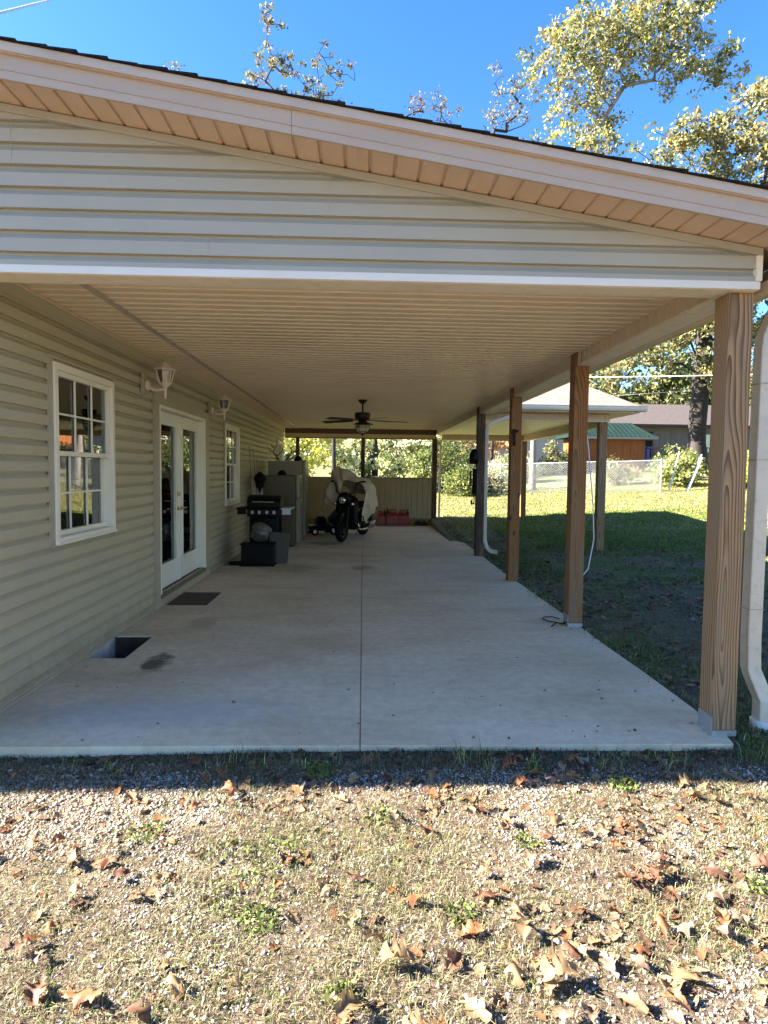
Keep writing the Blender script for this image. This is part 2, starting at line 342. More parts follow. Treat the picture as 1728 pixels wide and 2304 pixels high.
# ------------------------------------------------------------ slab
XW=-2.203; YF=3.287; XP=2.03; PW=.14; YP=[3.3317+2.44*k for k in range(4)]; YE=16.95; ZC=2.669; ZB=2.538
edge=[(2.10,3.235),(2.145,3.42),(2.155,3.9),(2.16,4.5),(2.15,5.1),(2.155,5.8),(2.165,6.5),(2.15,7.2),(2.155,7.9),(2.14,8.6),(2.145,9.6),(2.16,10.4),(2.18,12.4),(2.17,15.7),(2.15,YE+.25)]
PITS=[(4.775,5.42),(9.45,10.0)]; PX=-1.875
m1=MB()
def slabpoly(poly,z0=-.16,z1=0):
    k=len(poly); m1.add([(x,y,z1) for x,y in poly]+[(x,y,z0) for x,y in poly],[tuple(range(k))]+[(j,k+j,k+(j+1)%k,(j+1)%k) for j in range(k)])
J=.0035
slabpoly([(-J,3.235),(-J,YE+.25),(XW+.006,YE+.25)]+sum([[(XW+.006,b),(PX,b),(PX,a),(XW+.006,a)] for a,b in PITS[::-1]],[])+[(XW+.006,3.235)][::1])
slabpoly([(J,3.235)]+edge+[(J,YE+.25)])
m1.box(-J,J,3.24,YE+.24,-.16,-.012)
slab=m1.build('patio_slab',M['concrete'],bevel=.006); tag(slab,kind='structure')
# window wells (part of the ground works)
for a,b in PITS:
    w=MB(); w.box(XW-.02,PX+.02,a-.05,b+.05,-.62,-.5); w.box(PX+.001,PX+.05,a,b,-.5,-.162); w.box(PX-.012,PX-.001,a+.013,b-.013,-.5,-.012); w.box(XW+.01,PX-.001,b-.012,b-.001,-.5,-.012); w.box(XW,PX,a-.05,a-.001,-.5,-.162); w.box(XW,PX,b+.001,b+.05,-.5,-.162)
    tag(w.build('window_well',M['wellsoil']),kind='structure')
# ------------------------------------------------------------ house
house=empty('house',(XW,3.33,0),0,'low house clad in khaki siding with a deep roofed patio and a smaller hipped cover','house')
HO=Vector(house.location)
def part(mb,name,m,parent=None,**k):
    # children of the house keep world coordinates through an inverse offset
    o=mb.build(name,m,parent or house,**k)
    if parent is None: o.matrix_parent_inverse=Matrix.Translation(-HO)
    return o
def lapprof(z,lap):  # z values and offset of a dutch-lap board starting at z
    return [(z,.028),(z+lap*.60,.026),(z+lap*.86,.003),(z+lap,.001)]
def siding(mb,fn,u0,u1,z0,z1,lap,holes=(),off0=0,clip=None,zstart=None):
    z=zstart if zstart is not None else z0
    while z<z1:
        pr=lapprof(z,lap); segs=[((z,.001),pr[0])]+[(pr[i],pr[i+1]) for i in range(3)]
        for (za,oa),(zb,ob) in segs:
            if zb<=z0 or za>=z1: continue
            if za<z0: za=z0
            if zb>z1: zb=z1
            zm=(za+zb)/2; iv=[(u0,u1)]
            for h0,h1,ha,hb in holes:
                if ha<zm<hb:
                    iv=[q for a,b in iv for q in ((a,min(b,h0)),(max(a,h1),b)) if q[1]-q[0]>1e-4]
            for a,b in iv:
                ea=clip(za) if clip else b; eb=clip(zb) if clip else b
                ea=min(b,ea);eb=min(b,eb)
                if ea<=a and eb<=a: continue
                mb.add([fn(a,oa,za),fn(ea,oa,za),fn(eb,ob,zb),fn(a,ob,zb)],[(0,1,2,3)])
        z+=lap
WIN=[(4.36,5.38,.96,2.255),(9.67,10.75,.93,2.235),(15.55,16.45,1.0,2.26)]
DOOR=(6.565,8.445,.14,2.195)
holes=[(a,b,c,d) for a,b,c,d in WIN]+[DOOR]
mb=MB(); siding(mb,lambda u,o,z:(XW-.031+o,u,z),3.30,YE+.1,.012,2.62,.1075,holes,zstart=1.478-.1075*14)
siding(mb,lambda u,o,z:(u,3.33-o,z),-14,XW-.02,.012,2.5,.1075)
part(mb,'wall',M['siding'])
for (y,z0) in ((6.05,2.338),(7.9,2.338),(7.35,2.23),(9.2,2.338),(5.75,.403),(3.95,1.048)):
    mb=MB(); mb.box(XW-.004,XW-.0022,y-.0012,y+.0012,z0,z0+.1075*1.6); part(mb,'lap_seam',M['trim'])
mb=MB(); mb.box(XW-.018,XW+.012,3.30,YE,2.575,ZC); mb.box(XW-.018,XW+.004,3.30,YE,2.56,2.5748); part(mb,'top_trim',M['siding'])
mb=MB(); mb.box(XW-.015,XW+.004,3.30,6.44,-.006,.02); mb.box(XW-.02,XW+.014,3.283,3.318,-.004,2.52); part(mb,'starter_trim',M['trim'])
mb=MB(); mb.box(XW-.10,XW-.012,3.4,YE,-.6,.004); part(mb,'foundation',M['block'])
# inner room
mb=MB(); mb.box(-4.6,-4.5,3.4,YE,-.1,2.7); mb.box(-4.5,XW-.16,3.4,YE,-.1,.0); mb.box(-4.5,XW-.16,6.0,6.1,.001,2.64); mb.box(-4.5,XW-.16,9.0,9.1,.001,2.64); mb.box(-4.5,XW-.16,12,12.1,.001,2.64); mb.box(-4.6,XW-.05,3.36,YE,2.645,2.664); part(mb,'inner_wall',M['room'])
# windows
def make_window(a,b,c,d):
    w=MB();x0=XW-.015
    w.box(x0,XW+.014,a-.035,a-.001,c-.03,d+.02); w.box(x0,XW+.014,b+.001,b+.035,c-.03,d+.02); w.box(x0,XW+.014,a-.035,b+.035,d+.0205,d+.045)
    tr=part(w,'window_trim',M['trim'])
    w=MB(); t=.05; X1=XW+.028
    w.box(XW-.10,X1,a,a+t,c,d); w.box(XW-.10,X1,b-t,b,c,d); w.box(XW-.10,X1,a+t,b-t,d-t,d); w.box(XW-.10,X1,a+t,b-t,c,c+t*.8); w.box(XW-.09,X1+.012,a+.002,b-.002,c-.012,c+.012)
    fr=part(w,'window',M['white'],bevel=.003)
    mid=(c+d)/2+.0
    def sash(z0,z1,x,name):
        s=MB(); q=.036
        s.box(x-.018,x+.018,a+t+.001,a+t+q,z0,z1); s.box(x-.018,x+.018,b-t-q,b-t-.001,z0,z1); s.box(x-.018,x+.018,a+t+q,b-t-q,z1-q,z1); s.box(x-.018,x+.018,a+t+q,b-t-q,z0,z0+q)
        wy=(b-a-2*t-2*q)
        for k in (1,2): yy=a+t+q+wy*k/3; s.box(x-.006,x+.006,yy-.008,yy+.008,z0+q,z1-q)
        zz=(z0+z1)/2; s.box(x-.0045,x+.0045,a+t+q,b-t-q,zz-.008,zz+.008)
        o=s.build(name,M['white'],fr,bevel=.002)
        g=MB(); g.box(x-.0145,x-.0105,a+t+q-.004,b-t-q+.004,z0+q-.004,z1-q+.004); g.build('pane',M['glass'],fr)
    sash(mid-.015,d-t-.001,XW-.01,'upper_sash'); sash(c+t*.8+.001,mid+.022,XW-.055,'lower_sash')
    cu=MB(); n=40
    for (ya,yb) in ((a+.32,a+.78),):
        vs=[];fs=[]
        for i in range(n+1):
            y=ya+(yb-ya)*i/n; x=XW-.30+.025*math.sin(i*1.3)
            vs+=[(x,y,c-.2),(x,y,d)]
        for i in range(n): fs.append((2*i,2*i+2,2*i+3,2*i+1))
        cu.add(vs,fs)
    cu.build('curtain',M['curtain'],fr)
    return fr
wins=[make_window(*w) for w in WIN]
# french door
mb=MB(); a,b,c,d=DOOR
mb.box(XW-.015,XW+.022,a-.13,a-.001,-.002,d+.14); mb.box(XW-.015,XW+.022,b+.001,b+.22,-.002,d+.10); mb.box(XW-.015,XW+.020,a,b,d+.001,d+.14); mb.box(XW-.015,XW+.016,a,b,-.003,.085)
part(mb,'door_trim',M['trim'],bevel=.002)
mb=MB(); mb.box(XW-.12,XW+.03,a+.002,b-.002,.0855,.115); mb.box(XW-.12,XW+.012,a+.002,b-.002,.1155,.132); thr=part(mb,'threshold',M['oldwood'])
mb=MB(); mb.box(XW-.12,XW+.026,a,a+.035,.1325,d); mb.box(XW-.12,XW+.026,b-.035,b,.1325,d); mb.box(XW-.12,XW+.026,a+.035,b-.035,d-.035,d); df=part(mb,'door_frame',M['white'],bevel=.003)
midy=(a+b)/2
for i,(ya,yb) in enumerate(((a+.037,midy-.004),(midy+.004,b-.037))):
    s=MB(); X0,X1=XW-.105,XW-.062; z0,z1=.14,d-.04; st=.125
    s.box(X0,X1,ya,ya+st,z0,z1); s.box(X0,X1,yb-st,yb,z0,z1); s.box(X0,X1,ya+st,yb-st,z1-.14,z1); s.box(X0,X1,ya+st,yb-st,z0,z0+.27)
    for (y0,y1,q0,q1) in ((ya+st-.02,ya+st+.012,z0+.25,z1-.12),(yb-st-.012,yb-st+.02,z0+.25,z1-.12)): s.box(X1-.002,X1+.012,y0,y1,q0,q1)
    s.box(X1-.002,X1+.011,ya+st+.012,yb-st-.012,z1-.152,z1-.12); s.box(X1-.002,X1+.011,ya+st+.012,yb-st-.012,z0+.25,z0+.282)
    dr=part(s,'door',M['door'],bevel=.003)
    g=MB(); g.box(X0+.018,X0+.022,ya+st-.002,yb-st+.002,z0+.26,z1-.13); g.build('pane',M['glass'],dr)
    if i==0:
        s=MB(); s.box(X1,XW-.044,yb-.03,yb+.012,z0,z1); s.build('astragal',M['door'],dr,bevel=.003)
    s=MB(); yy=yb-.06 if i==0 else ya+.06
    s.lathe([(.028,0),(.028,.008),(.012,.012),(.012,.04)],(X1,yy,1.02),12,'x'); s.tube([(X1+.04,yy,1.02),(X1+.045,yy+(-.1 if i==0 else .1),1.018)],.009,8)
    s.build('handle',M['brass'],dr,smooth=False)
    if i==0:
        s=MB(); s.lathe([(.03,0),(.03,.012),(.02,.02)],(X1,yy,1.20),12,'x'); s.box(X1+.018,X1+.035,yy-.004,yy+.004,1.18,1.22); s.build('deadbolt',M['brass'],dr)
# inner blinds behind door glass (pale green-grey)
mb=MB(); mb.box(XW-.5,XW-.49,a+.05,b-.05,.35,2.0); part(mb,'blind',mat('door_curtain',(.30,.36,.28),.9,.15,2))
# ------------------------------------------------------------ ceiling
def panelstrip(mb,x0,x1,y0,y1,z,pitch=.1245,depth=.016):
    y=y0; vs=[];ys=[]
    while y<y1:
        e=min(y+pitch,y1)
        ys+=[(y,z),(max(y,e-.026),z-.000),(max(y,e-.021),z+depth),(max(y,e-.013),z+depth),(max(y,e-.006),z-.006),(e-.0005,z-.006)]; y+=pitch
    n=len(ys)
    mb.add([(x0,a,b) for a,b in ys]+[(x1,a,b) for a,b in ys],[(i,i+1,n+i+1,n+i) for i in range(n-1)])
XS=-1.775
mb=MB(); panelstrip(mb,XW+.0,XS-.0,3.45,YE+.1,ZC); panelstrip(mb,XS+.0,XP+.04,3.50,YE+.1,ZC+.001); part(mb,'ceiling',M['ceiling'])
mb=MB()
yy=3.45
for k in range(4):
    y2=min(yy+3.66,YE); dx=.006*(k%2)-.01*k; mb.box(XS-.022+dx,XS+.024+dx,yy,y2-.004,ZC-.010,ZC-.004); yy=y2
part(mb,'ceiling_seam',mat('seam_strip',(.50,.41,.32),.5,.15,8))
mb=MB(); mb.box(XW+.0125,XW+.03,3.45,YE,ZC-.024,ZC-.005); part(mb,'ceiling_molding',M['soffit'])
# ------------------------------------------------------------ beams
def vpanel(mb,axis,fixed,u0,u1,z0,z1,sgn,pitch=.127):
    # vertical-striped face; axis 'y' runs along y at x=fixed
    u=u0
    while u<u1:
        e=min(u+pitch,u1)
        pr=[(u,0),(max(u,e-.016),0),(max(u,e-.013),-.006),(max(u,e-.004),-.006),(e,0)]
        for (a,oa),(b,ob) in zip(pr[:-1],pr[1:]):
            if axis=='y': P=[(fixed+sgn*oa,a,z0),(fixed+sgn*ob,b,z0),(fixed+sgn*ob,b,z1),(fixed+sgn*oa,a,z1)]
            else: P=[(a,fixed+sgn*oa,z0),(b,fixed+sgn*ob,z0),(b,fixed+sgn*ob,z1),(a,fixed+sgn*oa,z1)]
            mb.add(P,[(0,1,2,3)])
        u+=pitch
BX=XP+.035
mb=MB(); vpanel(mb,'y',BX,YP[0]+PW,YE-.02,ZB+.022,ZC+.0,-1); part(mb,'side_beam',M['soffit'])
mb=MB(); mb.box(BX-.008,BX+.17,YP[0]+PW,YE,ZB,ZB+.0215); part(mb,'side_beam_wrap',M['cream'],bevel=.003)
mb=MB(); mb.box(BX+.171,2.40,3.30,YE+.3,ZB+.045,ZB+.055); mb.box(BX+.171,BX+.18,3.30,YE+.3,ZB+.001,ZB+.045); part(mb,'eave_soffit',M['soffit'])
mb=MB(); prof=[(0,0,0),(.10,0,.01),(.125,0,.05),(.125,0,.115),(.135,0,.125),(.135,0,.132),(.118,0,.132),(.0,0,.132)]
mb.extrude(prof,(2.405,2.99,ZB+.06),(2.405,YE+.35,ZB+.06)); part(mb,'gutter',M['fascia'])
# back beam
mb=MB(); vpanel(mb,'x',YE-.03,XW+.02,BX,2.425,2.53,-1); part(mb,'back_beam',M['soffit'])
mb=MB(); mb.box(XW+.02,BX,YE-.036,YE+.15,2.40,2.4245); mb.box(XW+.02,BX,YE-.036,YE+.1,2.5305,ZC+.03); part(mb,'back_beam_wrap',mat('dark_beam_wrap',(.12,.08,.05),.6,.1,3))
# front gable beam
SL=.157; 
def Sf(x): return 3.090-SL*x if x>-8 else 3.090+SL*8+SL*(x+8)
mb=MB(); mb.box(-14,2.165,YF-.012,YF-.0,ZB-.012,ZB+.030); part(mb,'beam_flashing',M['whitetrim'],bevel=.002)
mb=MB(); mb.box(-14,2.165,YF+.0005,YF+.165,ZB-.014,ZB+.012); part(mb,'beam_wrap',M['cream'],bevel=.003)
mb=MB(); mb.box(-14,2.165,YF+.13,YF+.164,ZB+.0125,ZC-.005); part(mb,'beam_inner_face',M['soffit'])
mb=MB(); siding(mb,lambda u,o,z:(u,YF+.018-o,z),-14,2.15,ZB+.03,4.3,.1113,(),clip=lambda z:(3.085-z)/SL,zstart=2.638-.1113*1)
part(mb,'gable_wall',M['gable'])
for (x,z0,z1) in ((-.19,2.638+.1113*2,2.638+.1113*4),(-.83,2.638-.07,2.638+.1113),(-1.84,2.638+.1113*4,2.638+.1113*6)):
    mb=MB(); mb.box(x-.001,x+.001,YF-.0105,YF-.0085,z0,z1); part(mb,'lap_seam',M['trim'])
mb=MB(); mb.box(2.135,2.168,YF-.022,YF+.16,ZB+.031,Sf(2.16)-.045); part(mb,'corner_trim',M['cream'],bevel=.002)
mb=MB(); mb.add([( -8,YF-.02,Sf(-8)-.045),(2.168,YF-.02,Sf(2.168)-.045),(2.168,YF-.02,Sf(2.168)-.006),(-8,YF-.02,Sf(-8)-.006),(-8,YF+.02,Sf(-8)-.045),(2.168,YF+.02,Sf(2.168)-.045),(2.168,YF+.02,Sf(2.168)-.006),(-8,YF+.02,Sf(-8)-.006)],[(0,1,2,3),(4,7,6,5),(0,4,5,1),(3,2,6,7),(1,5,6,2),(0,3,7,4)]); part(mb,'rake_trim',M['gable'])
# rake soffit: panels run front-back, ribs along Y
mb=MB(); u=-8.0; pit=.1275; YR=3.035; pts=[]
while u<2.52:
    e=u+pit
    pts+=[(u,0),(e-.020,0),(e-.017,.010),(e-.005,.010),(e-.002,-.002)]; u=e
n=len(pts); vs=[(x,YR,Sf(x)+o) for x,o in pts]+[(x,YF+.012,Sf(x)+o) for x,o in pts]
mb.add(vs,[(i,i+1,n+i+1,n+i) for i in range(n-1)])
def soffm():
    N=NT('rake_soffit_vinyl'); v=coords(N,(1,1,1)); 
    w=N.add('ShaderNodeTexWave',bands_direction='X'); w.inputs['Scale'].default_value=38; N.link(v,w.inputs['Vector'])
    f=noise(N,v,2,4); c=ramp(N,f,[(.3,(.55,.40,.28)),(.7,(.64,.475,.34))]); N.link(c,N.b.inputs['Base Color']); N.b.inputs['Roughness'].default_value=.5
    w.wave_profile='SIN'; bump(N,w.outputs['Fac'],.25,.004); return N.m
part(mb,'rake_soffit',soffm())
# rake fascia (two lengths with a seam), right slope and left slope
def sloped(mb,x0,x1,y0,y1,a0,a1):
    P=[(x,y,Sf(x)+a) for a in (a0,a1) for y in (y0,y1) for x in (x0,x1)]
    mb.add(P,[(0,2,3,1),(4,5,7,6),(0,1,5,4),(1,3,7,5),(3,2,6,7),(2,0,4,6)])
for (x0,x1,dy) in ((-8,-.362,0),(-.360,2.53,.0015),(-8,-16,0)):
    mb=MB(); sloped(mb,x0,x1,3.02-dy,3.034,-.012,.10); sloped(mb,x0,x1,3.016-dy,3.0195-dy,.028,.034); part(mb,'rake_fascia',M['fascia'])
mb=MB(); sloped(mb,-8,2.54,3.002,3.034,.1005,.148); sloped(mb,-8,2.54,2.992,3.0018,.104,.146); sloped(mb,-8,-16,3.002,3.034,.1005,.148); part(mb,'drip_edge',M['drip'])
# roof: shingle courses on the right slope, plain left slope
mb=MB(); x=2.56; L=.14; k=0
while x>-8:
    x0=x-L; j=0; y=2.978
    za=Sf(x)+.150; zb=Sf(x0)+.150
    y0=2.981-random.random()*.008
    seg=[y0]
    yy=3.0+random.random()*.3
    while yy<YE+.3: seg.append(yy); yy+=.22+random.random()*.25
    seg.append(YE+.3)
    for a,b in zip(seg[:-1],seg[1:]):
        t=.008+random.choice((0,0,.004)); 
        mb.add([(x,a,za),(x,b,za),(x0-.03,b,zb),(x0-.03,a,zb),(x,a,za+t),(x,b,za+t),(x0-.03,b,zb+.004),(x0-.03,a,zb+.004)],[(0,3,2,1),(4,5,6,7),(0,1,5,4),(1,2,6,5),(2,3,7,6),(3,0,4,7)])
    x-=L;k+=1
sloped(mb,-8.05,-16.2,2.98,YE+.3,.150,.17)
part(mb,'roof',M['shingle'])
mb=MB(); mb.tube([(-2.24,3.53,3.40),(-2.24,3.53,4.02)],.03,10); part(mb,'service_mast',M['steel'])
mb=MB(); sloped(mb,-8,2.4,3.036,YE+.25,.02,.148); sloped(mb,-8,-16,3.036,YE+.25,.02,.148); part(mb,'roof_deck',M['oldwood'])
mb=MB(); mb.box(-14,-13.9,3.34,YE,0,2.6); mb.box(-14,XW-.1,YE,YE+.1,-.1,2.9); part(mb,'far_wall',M['siding'])
# ------------------------------------------------------------ posts
def post(x,y,z0,z1,m,label=None,base=True,tongue=True,w=PW):
    s=MB(); s.box(-w/2,w/2,-w/2,w/2,z0+(.035 if base else 0),z1)
    if tongue: s.box(-w/2,-w/2+.034,-w/2+.002,w/2-.002,z1,ZC-.006)
    o=s.build('post',m,house,bevel=.004); o.matrix_parent_inverse=Matrix.Translation(-HO); o.location=(x+w/2,y+w/2,0)
    if label:o['label']=label
    if base:
        q=MB(); h=w/2+.003; q.box(-h,h,-h,h,z0+.001,z0+.034); q.box(-h-.002,-w/2-.0005,-h,h*.9,z0+.02,z0+.115)
        q.build('post_base',M['steel'],o)
    return o
post(XP,YP[0],0,ZB-.015,M['wood'],'nearest wooden post, wide cathedral grain and a metal base',tongue=False)
post(XP,YP[1],0,ZB-.001,M['wooddark'],'second wooden post from the front, orange brown with knots')
post(XP,YP[2],0,ZB-.001,M['wooddark'],'third wooden post from the front, small dark split near its top',base=False)
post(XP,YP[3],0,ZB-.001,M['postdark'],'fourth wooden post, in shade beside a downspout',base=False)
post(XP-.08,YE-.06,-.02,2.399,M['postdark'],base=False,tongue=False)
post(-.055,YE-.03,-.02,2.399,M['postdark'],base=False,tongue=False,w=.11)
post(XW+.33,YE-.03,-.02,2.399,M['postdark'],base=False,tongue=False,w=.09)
for k in (1,2,3):
    mb=MB(); mb.box(BX-.012,BX-.009,YP[k]-.075,YP[k]-.002,ZB-.004,ZC-.012); part(mb,'beam_end_trim',M['cream'])
    mb=MB(); mb.box(BX-.014,BX-.0085,YP[k]+PW+.001,YP[k]+PW+.03,ZB-.004,ZC-.012); part(mb,'beam_end_trim',M['cream'])
mb=MB(); mb.box(XP+.03,XP+.075,YP[2]-.006,YP[2]-.001,2.0,2.12); mb.box(XP+.045,XP+.06,YP[2]-.007,YP[2]-.001,1.8,2.05); 
# privacy screen at the back
mb=MB(); u=-2.1
while u<XP-.1:
    e=min(u+.152,XP-.082); mb.add([(u,YE-.06,.055),(e-.018,YE-.06,.055),(e-.018,YE-.06,1.30),(u,YE-.06,1.30)],[(0,1,2,3)]); mb.add([(e-.018,YE-.06,.055),(e-.013,YE-.048,.055),(e-.013,YE-.048,1.30),(e-.018,YE-.06,1.30)],[(0,1,2,3)]); mb.add([(e-.013,YE-.048,.055),(e,YE-.048,.055),(e,YE-.048,1.30),(e-.013,YE-.048,1.30)],[(0,1,2,3)]); mb.add([(e,YE-.048,.055),(e,YE-.06,.055),(e,YE-.06,1.30),(e,YE-.048,1.30)],[(0,1,2,3)]); u+=.152
mb.box(-2.1,XP-.082,YE-.045,YE-.02,.055,1.30); part(mb,'privacy_screen',mat('screen_vinyl',(.30,.235,.13),.5,.06,2))
mb=MB(); mb.box(-2.1,XP-.082,YE-.075,YE-.005,1.3005,1.325); part(mb,'screen_cap',M['oldwood'])
# downspouts
def corr(mb,pts,w=.085,d=.062,up=(0,1,0)): mb.rect_tube(pts,w,d,up)
mb=MB(); q=[(2.50,3.60,2.60),(2.50,3.60,2.56),(2.485,3.58,2.50),(2.43,3.56,2.40),(2.395,3.55,2.33),(2.385,3.545,2.26),(2.375,3.54,.52),(2.375,3.53,.34),(2.385,3.52,.30),(2.425,3.50,.19),(2.435,3.49,.155),(2.435,3.49,.02)]
corr(mb,q,.085,.085); ds=part(mb,'downspout',M['downspout'],bevel=.008)
ds['label']='downspout beside the nearest wooden post'
for zz in (.70,1.60,2.05): mb=MB(); mb.box(2.330,2.420,3.494,3.586,zz,zz+.004); mb.build('seam',M['trim'],ds)
mb=MB(); mb.lathe([(.066,-.05),(.068,.03),(.060,.035)],(2.435,3.49,0),16); part(mb,'drain_pipe',M['concretebase'])
mb=MB(); q=[(2.80,11.0,2.58),(2.62,10.97,2.50),(2.40,10.93,2.425),(2.30,10.90,2.39),(2.25,10.88,2.34),(2.228,10.87,2.26),(2.225,10.85,.35),(2.23,10.84,.25),(2.27,10.80,.13),(2.33,10.75,.075),(2.43,10.68,.065)]
corr(mb,q,.09,.07,(0,1,0)); o=part(mb,'downspout',M['downspout'],bevel=.008); o['label']='downspout behind the fourth wooden post, curling out at its foot'
mb=MB(); corr(mb,[(2.20,YE+.1,2.4),(2.18,YE+.1,.2),(2.20,YE+.08,.1),(2.32,YE,.04)],.07,.05); part(mb,'downspout',M['downspout'])
# ------------------------------------------------------------ hipped extension (part of house)
EX,EY0,EY1=5.12,11.02,17.5; hs_=.62; ze=2.76
half=(EY1-EY0)/2; ym=(EY0+EY1)/2; zt=ze+hs_*half; xa=EX-half
def shm():
    N=NT('extension_shingle'); v=coords(N)
    br=N.add('ShaderNodeTexBrick'); br.inputs['Scale'].default_value=3.2; br.inputs['Mortar Size'].default_value=.012; br.inputs['Brick Width'].default_value=.9; br.inputs['Row Height'].default_value=.42
    br.inputs['Color1'].default_value=(.21,.17,.15,1); br.inputs['Color2'].default_value=(.165,.135,.12,1); br.inputs['Mortar'].default_value=(.10,.08,.07,1); N.link(v,br.inputs['Vector'])
    f=noise(N,v,60,4,.7); c=mixc(N,ramp(N,f,[(.4,(.25,.25,.25)),(.6,(0,0,0))]),br.outputs[0],(.2,.17,.15)); N.link(c,N.b.inputs['Base Color']); N.b.inputs['Roughness'].default_value=.9; return N.m
mb=MB(); t=.03
top=[(2.45,EY0,ze),(EX,EY0,ze),(EX,EY1,ze),(2.45,EY1,ze),(xa,ym,zt),(2.45-3.4,ym,zt),(2.45,EY0+.0,ze)]
mb.add([(1.3,EY0,ze),(EX,EY0,ze),(EX,EY1,ze),(1.3,EY1,ze),(xa,ym,zt),(1.3,ym,zt)],[(0,1,4,5),(1,2,4),(2,3,5,4)])
mb.add([(1.3,EY0,ze-.03),(EX,EY0,ze-.03),(EX,EY1,ze-.03),(1.3,EY1,ze-.03),(1.3,EY0,ze),(EX,EY0,ze),(EX,EY1,ze),(1.3,EY1,ze)],[(0,1,5,4),(1,2,6,5),(2,3,7,6)])
part(mb,'extension_roof',shm())
mb=MB(); mb.extrude([(0,0,0),(0,-.09,.012),(0,-.11,.05),(0,-.11,.085),(0,-.12,.09),(0,-.12,.1),(0,0,.1)],(2.55,EY0+.02,2.65),(EX+.1,EY0+.02,2.65)); mb.extrude([(0,0,0),(.09,0,.012),(.11,0,.05),(.11,0,.1),(0,0,.1)],(EX-.01,EY0+.021,2.65),(EX-.01,EY1,2.65)); part(mb,'extension_gutter',M['cream'])
mb=MB(); mb.box(2.55,EX,EY0+.03,EY0+.55,2.632,2.649); mb.box(4.75,EX,EY0+.55,EY1,2.632,2.649); part(mb,'extension_eave',M['soffit'])
PX2=4.56
mb=MB(); vpanel(mb,'x',11.46,BX+.18,PX2+.17,2.515,2.6315,1); vpanel(mb,'y',PX2+.02,11.5,EY1-.3,2.42,2.6,-1); vpanel(mb,'x',EY1-.35,BX+.18,PX2+.1,2.42,2.56,1); part(mb,'extension_beam',M['soffit'])
mb=MB(); mb.box(BX+.18,PX2+.175,11.452,11.60,2.495,2.5145); mb.box(PX2+.012,PX2+.16,11.605,EY1-.3,2.40,2.4195); mb.box(BX+.18,PX2,EY1-.36,EY1-.2,2.40,2.4195); part(mb,'extension_beam_wrap',M['cream'])
mb=MB(); mb.box(BX+.18,PX2+.15,11.60,EY1-.2,2.56,2.575); part(mb,'extension_ceiling',M['ceiling'])
zq=float(gz(4.63,11.55))
post(PX2,11.50,-.10,2.494,M['wood'],'outer wooden post under the smaller hipped cover',base=False,tongue=False,w=.15)
post(PX2,EY1-.36,-.05,2.40,M['wooddark'],base=False,tongue=False)
# ------------------------------------------------------------ wall lanterns
def lantern(y,label):
    e=empty('wall_lantern',(XW,y,2.36),0,label,'wall lamp','white wall lanterns')
    s=MB(); s.box(-.002,.028,-.075,.075,-.115,.105); s.build('mounting_block',M['trim'],e,bevel=.004)
    s=MB(); s.lathe([(.05,0),(.058,.012),(.05,.026),(.03,.034)],(.028,0,-.02),12,'x'); 
    s.tube([(.055,0,-.04),(.10,0,-.065),(.15,0,-.07),(.205,0,-.055),(.215,0,-.03)],[.022,.016,.014,.014,.018],10); s.build('arm',M['lantern'],e,smooth=True)
    cx=.215; n=6
    s=MB(); s.lathe([(.006,-.155),(.012,-.145),(.008,-.13),(.016,-.115),(.010,-.095),(.014,-.06),(.02,-.04),(.045,-.02),(.055,-.005),(.055,0.002)],(cx,0,0),12); s.build('finial',M['lantern'],e,smooth=True)
    s=MB()
    for j in range(n):
        a=2*math.pi*j/n+math.pi/n
        s.tube([(cx+.056*math.cos(a),.056*math.sin(a),0),(cx+.088*math.cos(a),.088*math.sin(a),.135)],.006,6)
    s.lathe([(.058,0),(.062,.004),(.058,.010)],(cx,0,0),n); s.lathe([(.090,.128),(.108,.134),(.108,.142),(.088,.150),(.068,.172),(.060,.176),(.052,.196),(.022,.202),(.012,.212),(.004,.216)],(cx,0,0),n); s.build('cage',M['lantern'],e)
    s=MB(); s.lathe([(.050,.011),(.082,.129)],(cx,0,0),n); s.build('glass',M['glass'],e)
    s=MB(); s.lathe([(.018,.012),(.02,.05),(.032,.075),(.036,.095),(.03,.115),(.012,.125)],(cx,0,0),12); s.build('bulb',M['bulb'],e,smooth=True)
    return e
lantern(6.16,'white hexagonal wall lantern nearer the camera, left of the double door')
lantern(8.74,'white hexagonal wall lantern farther away, right of the double door')
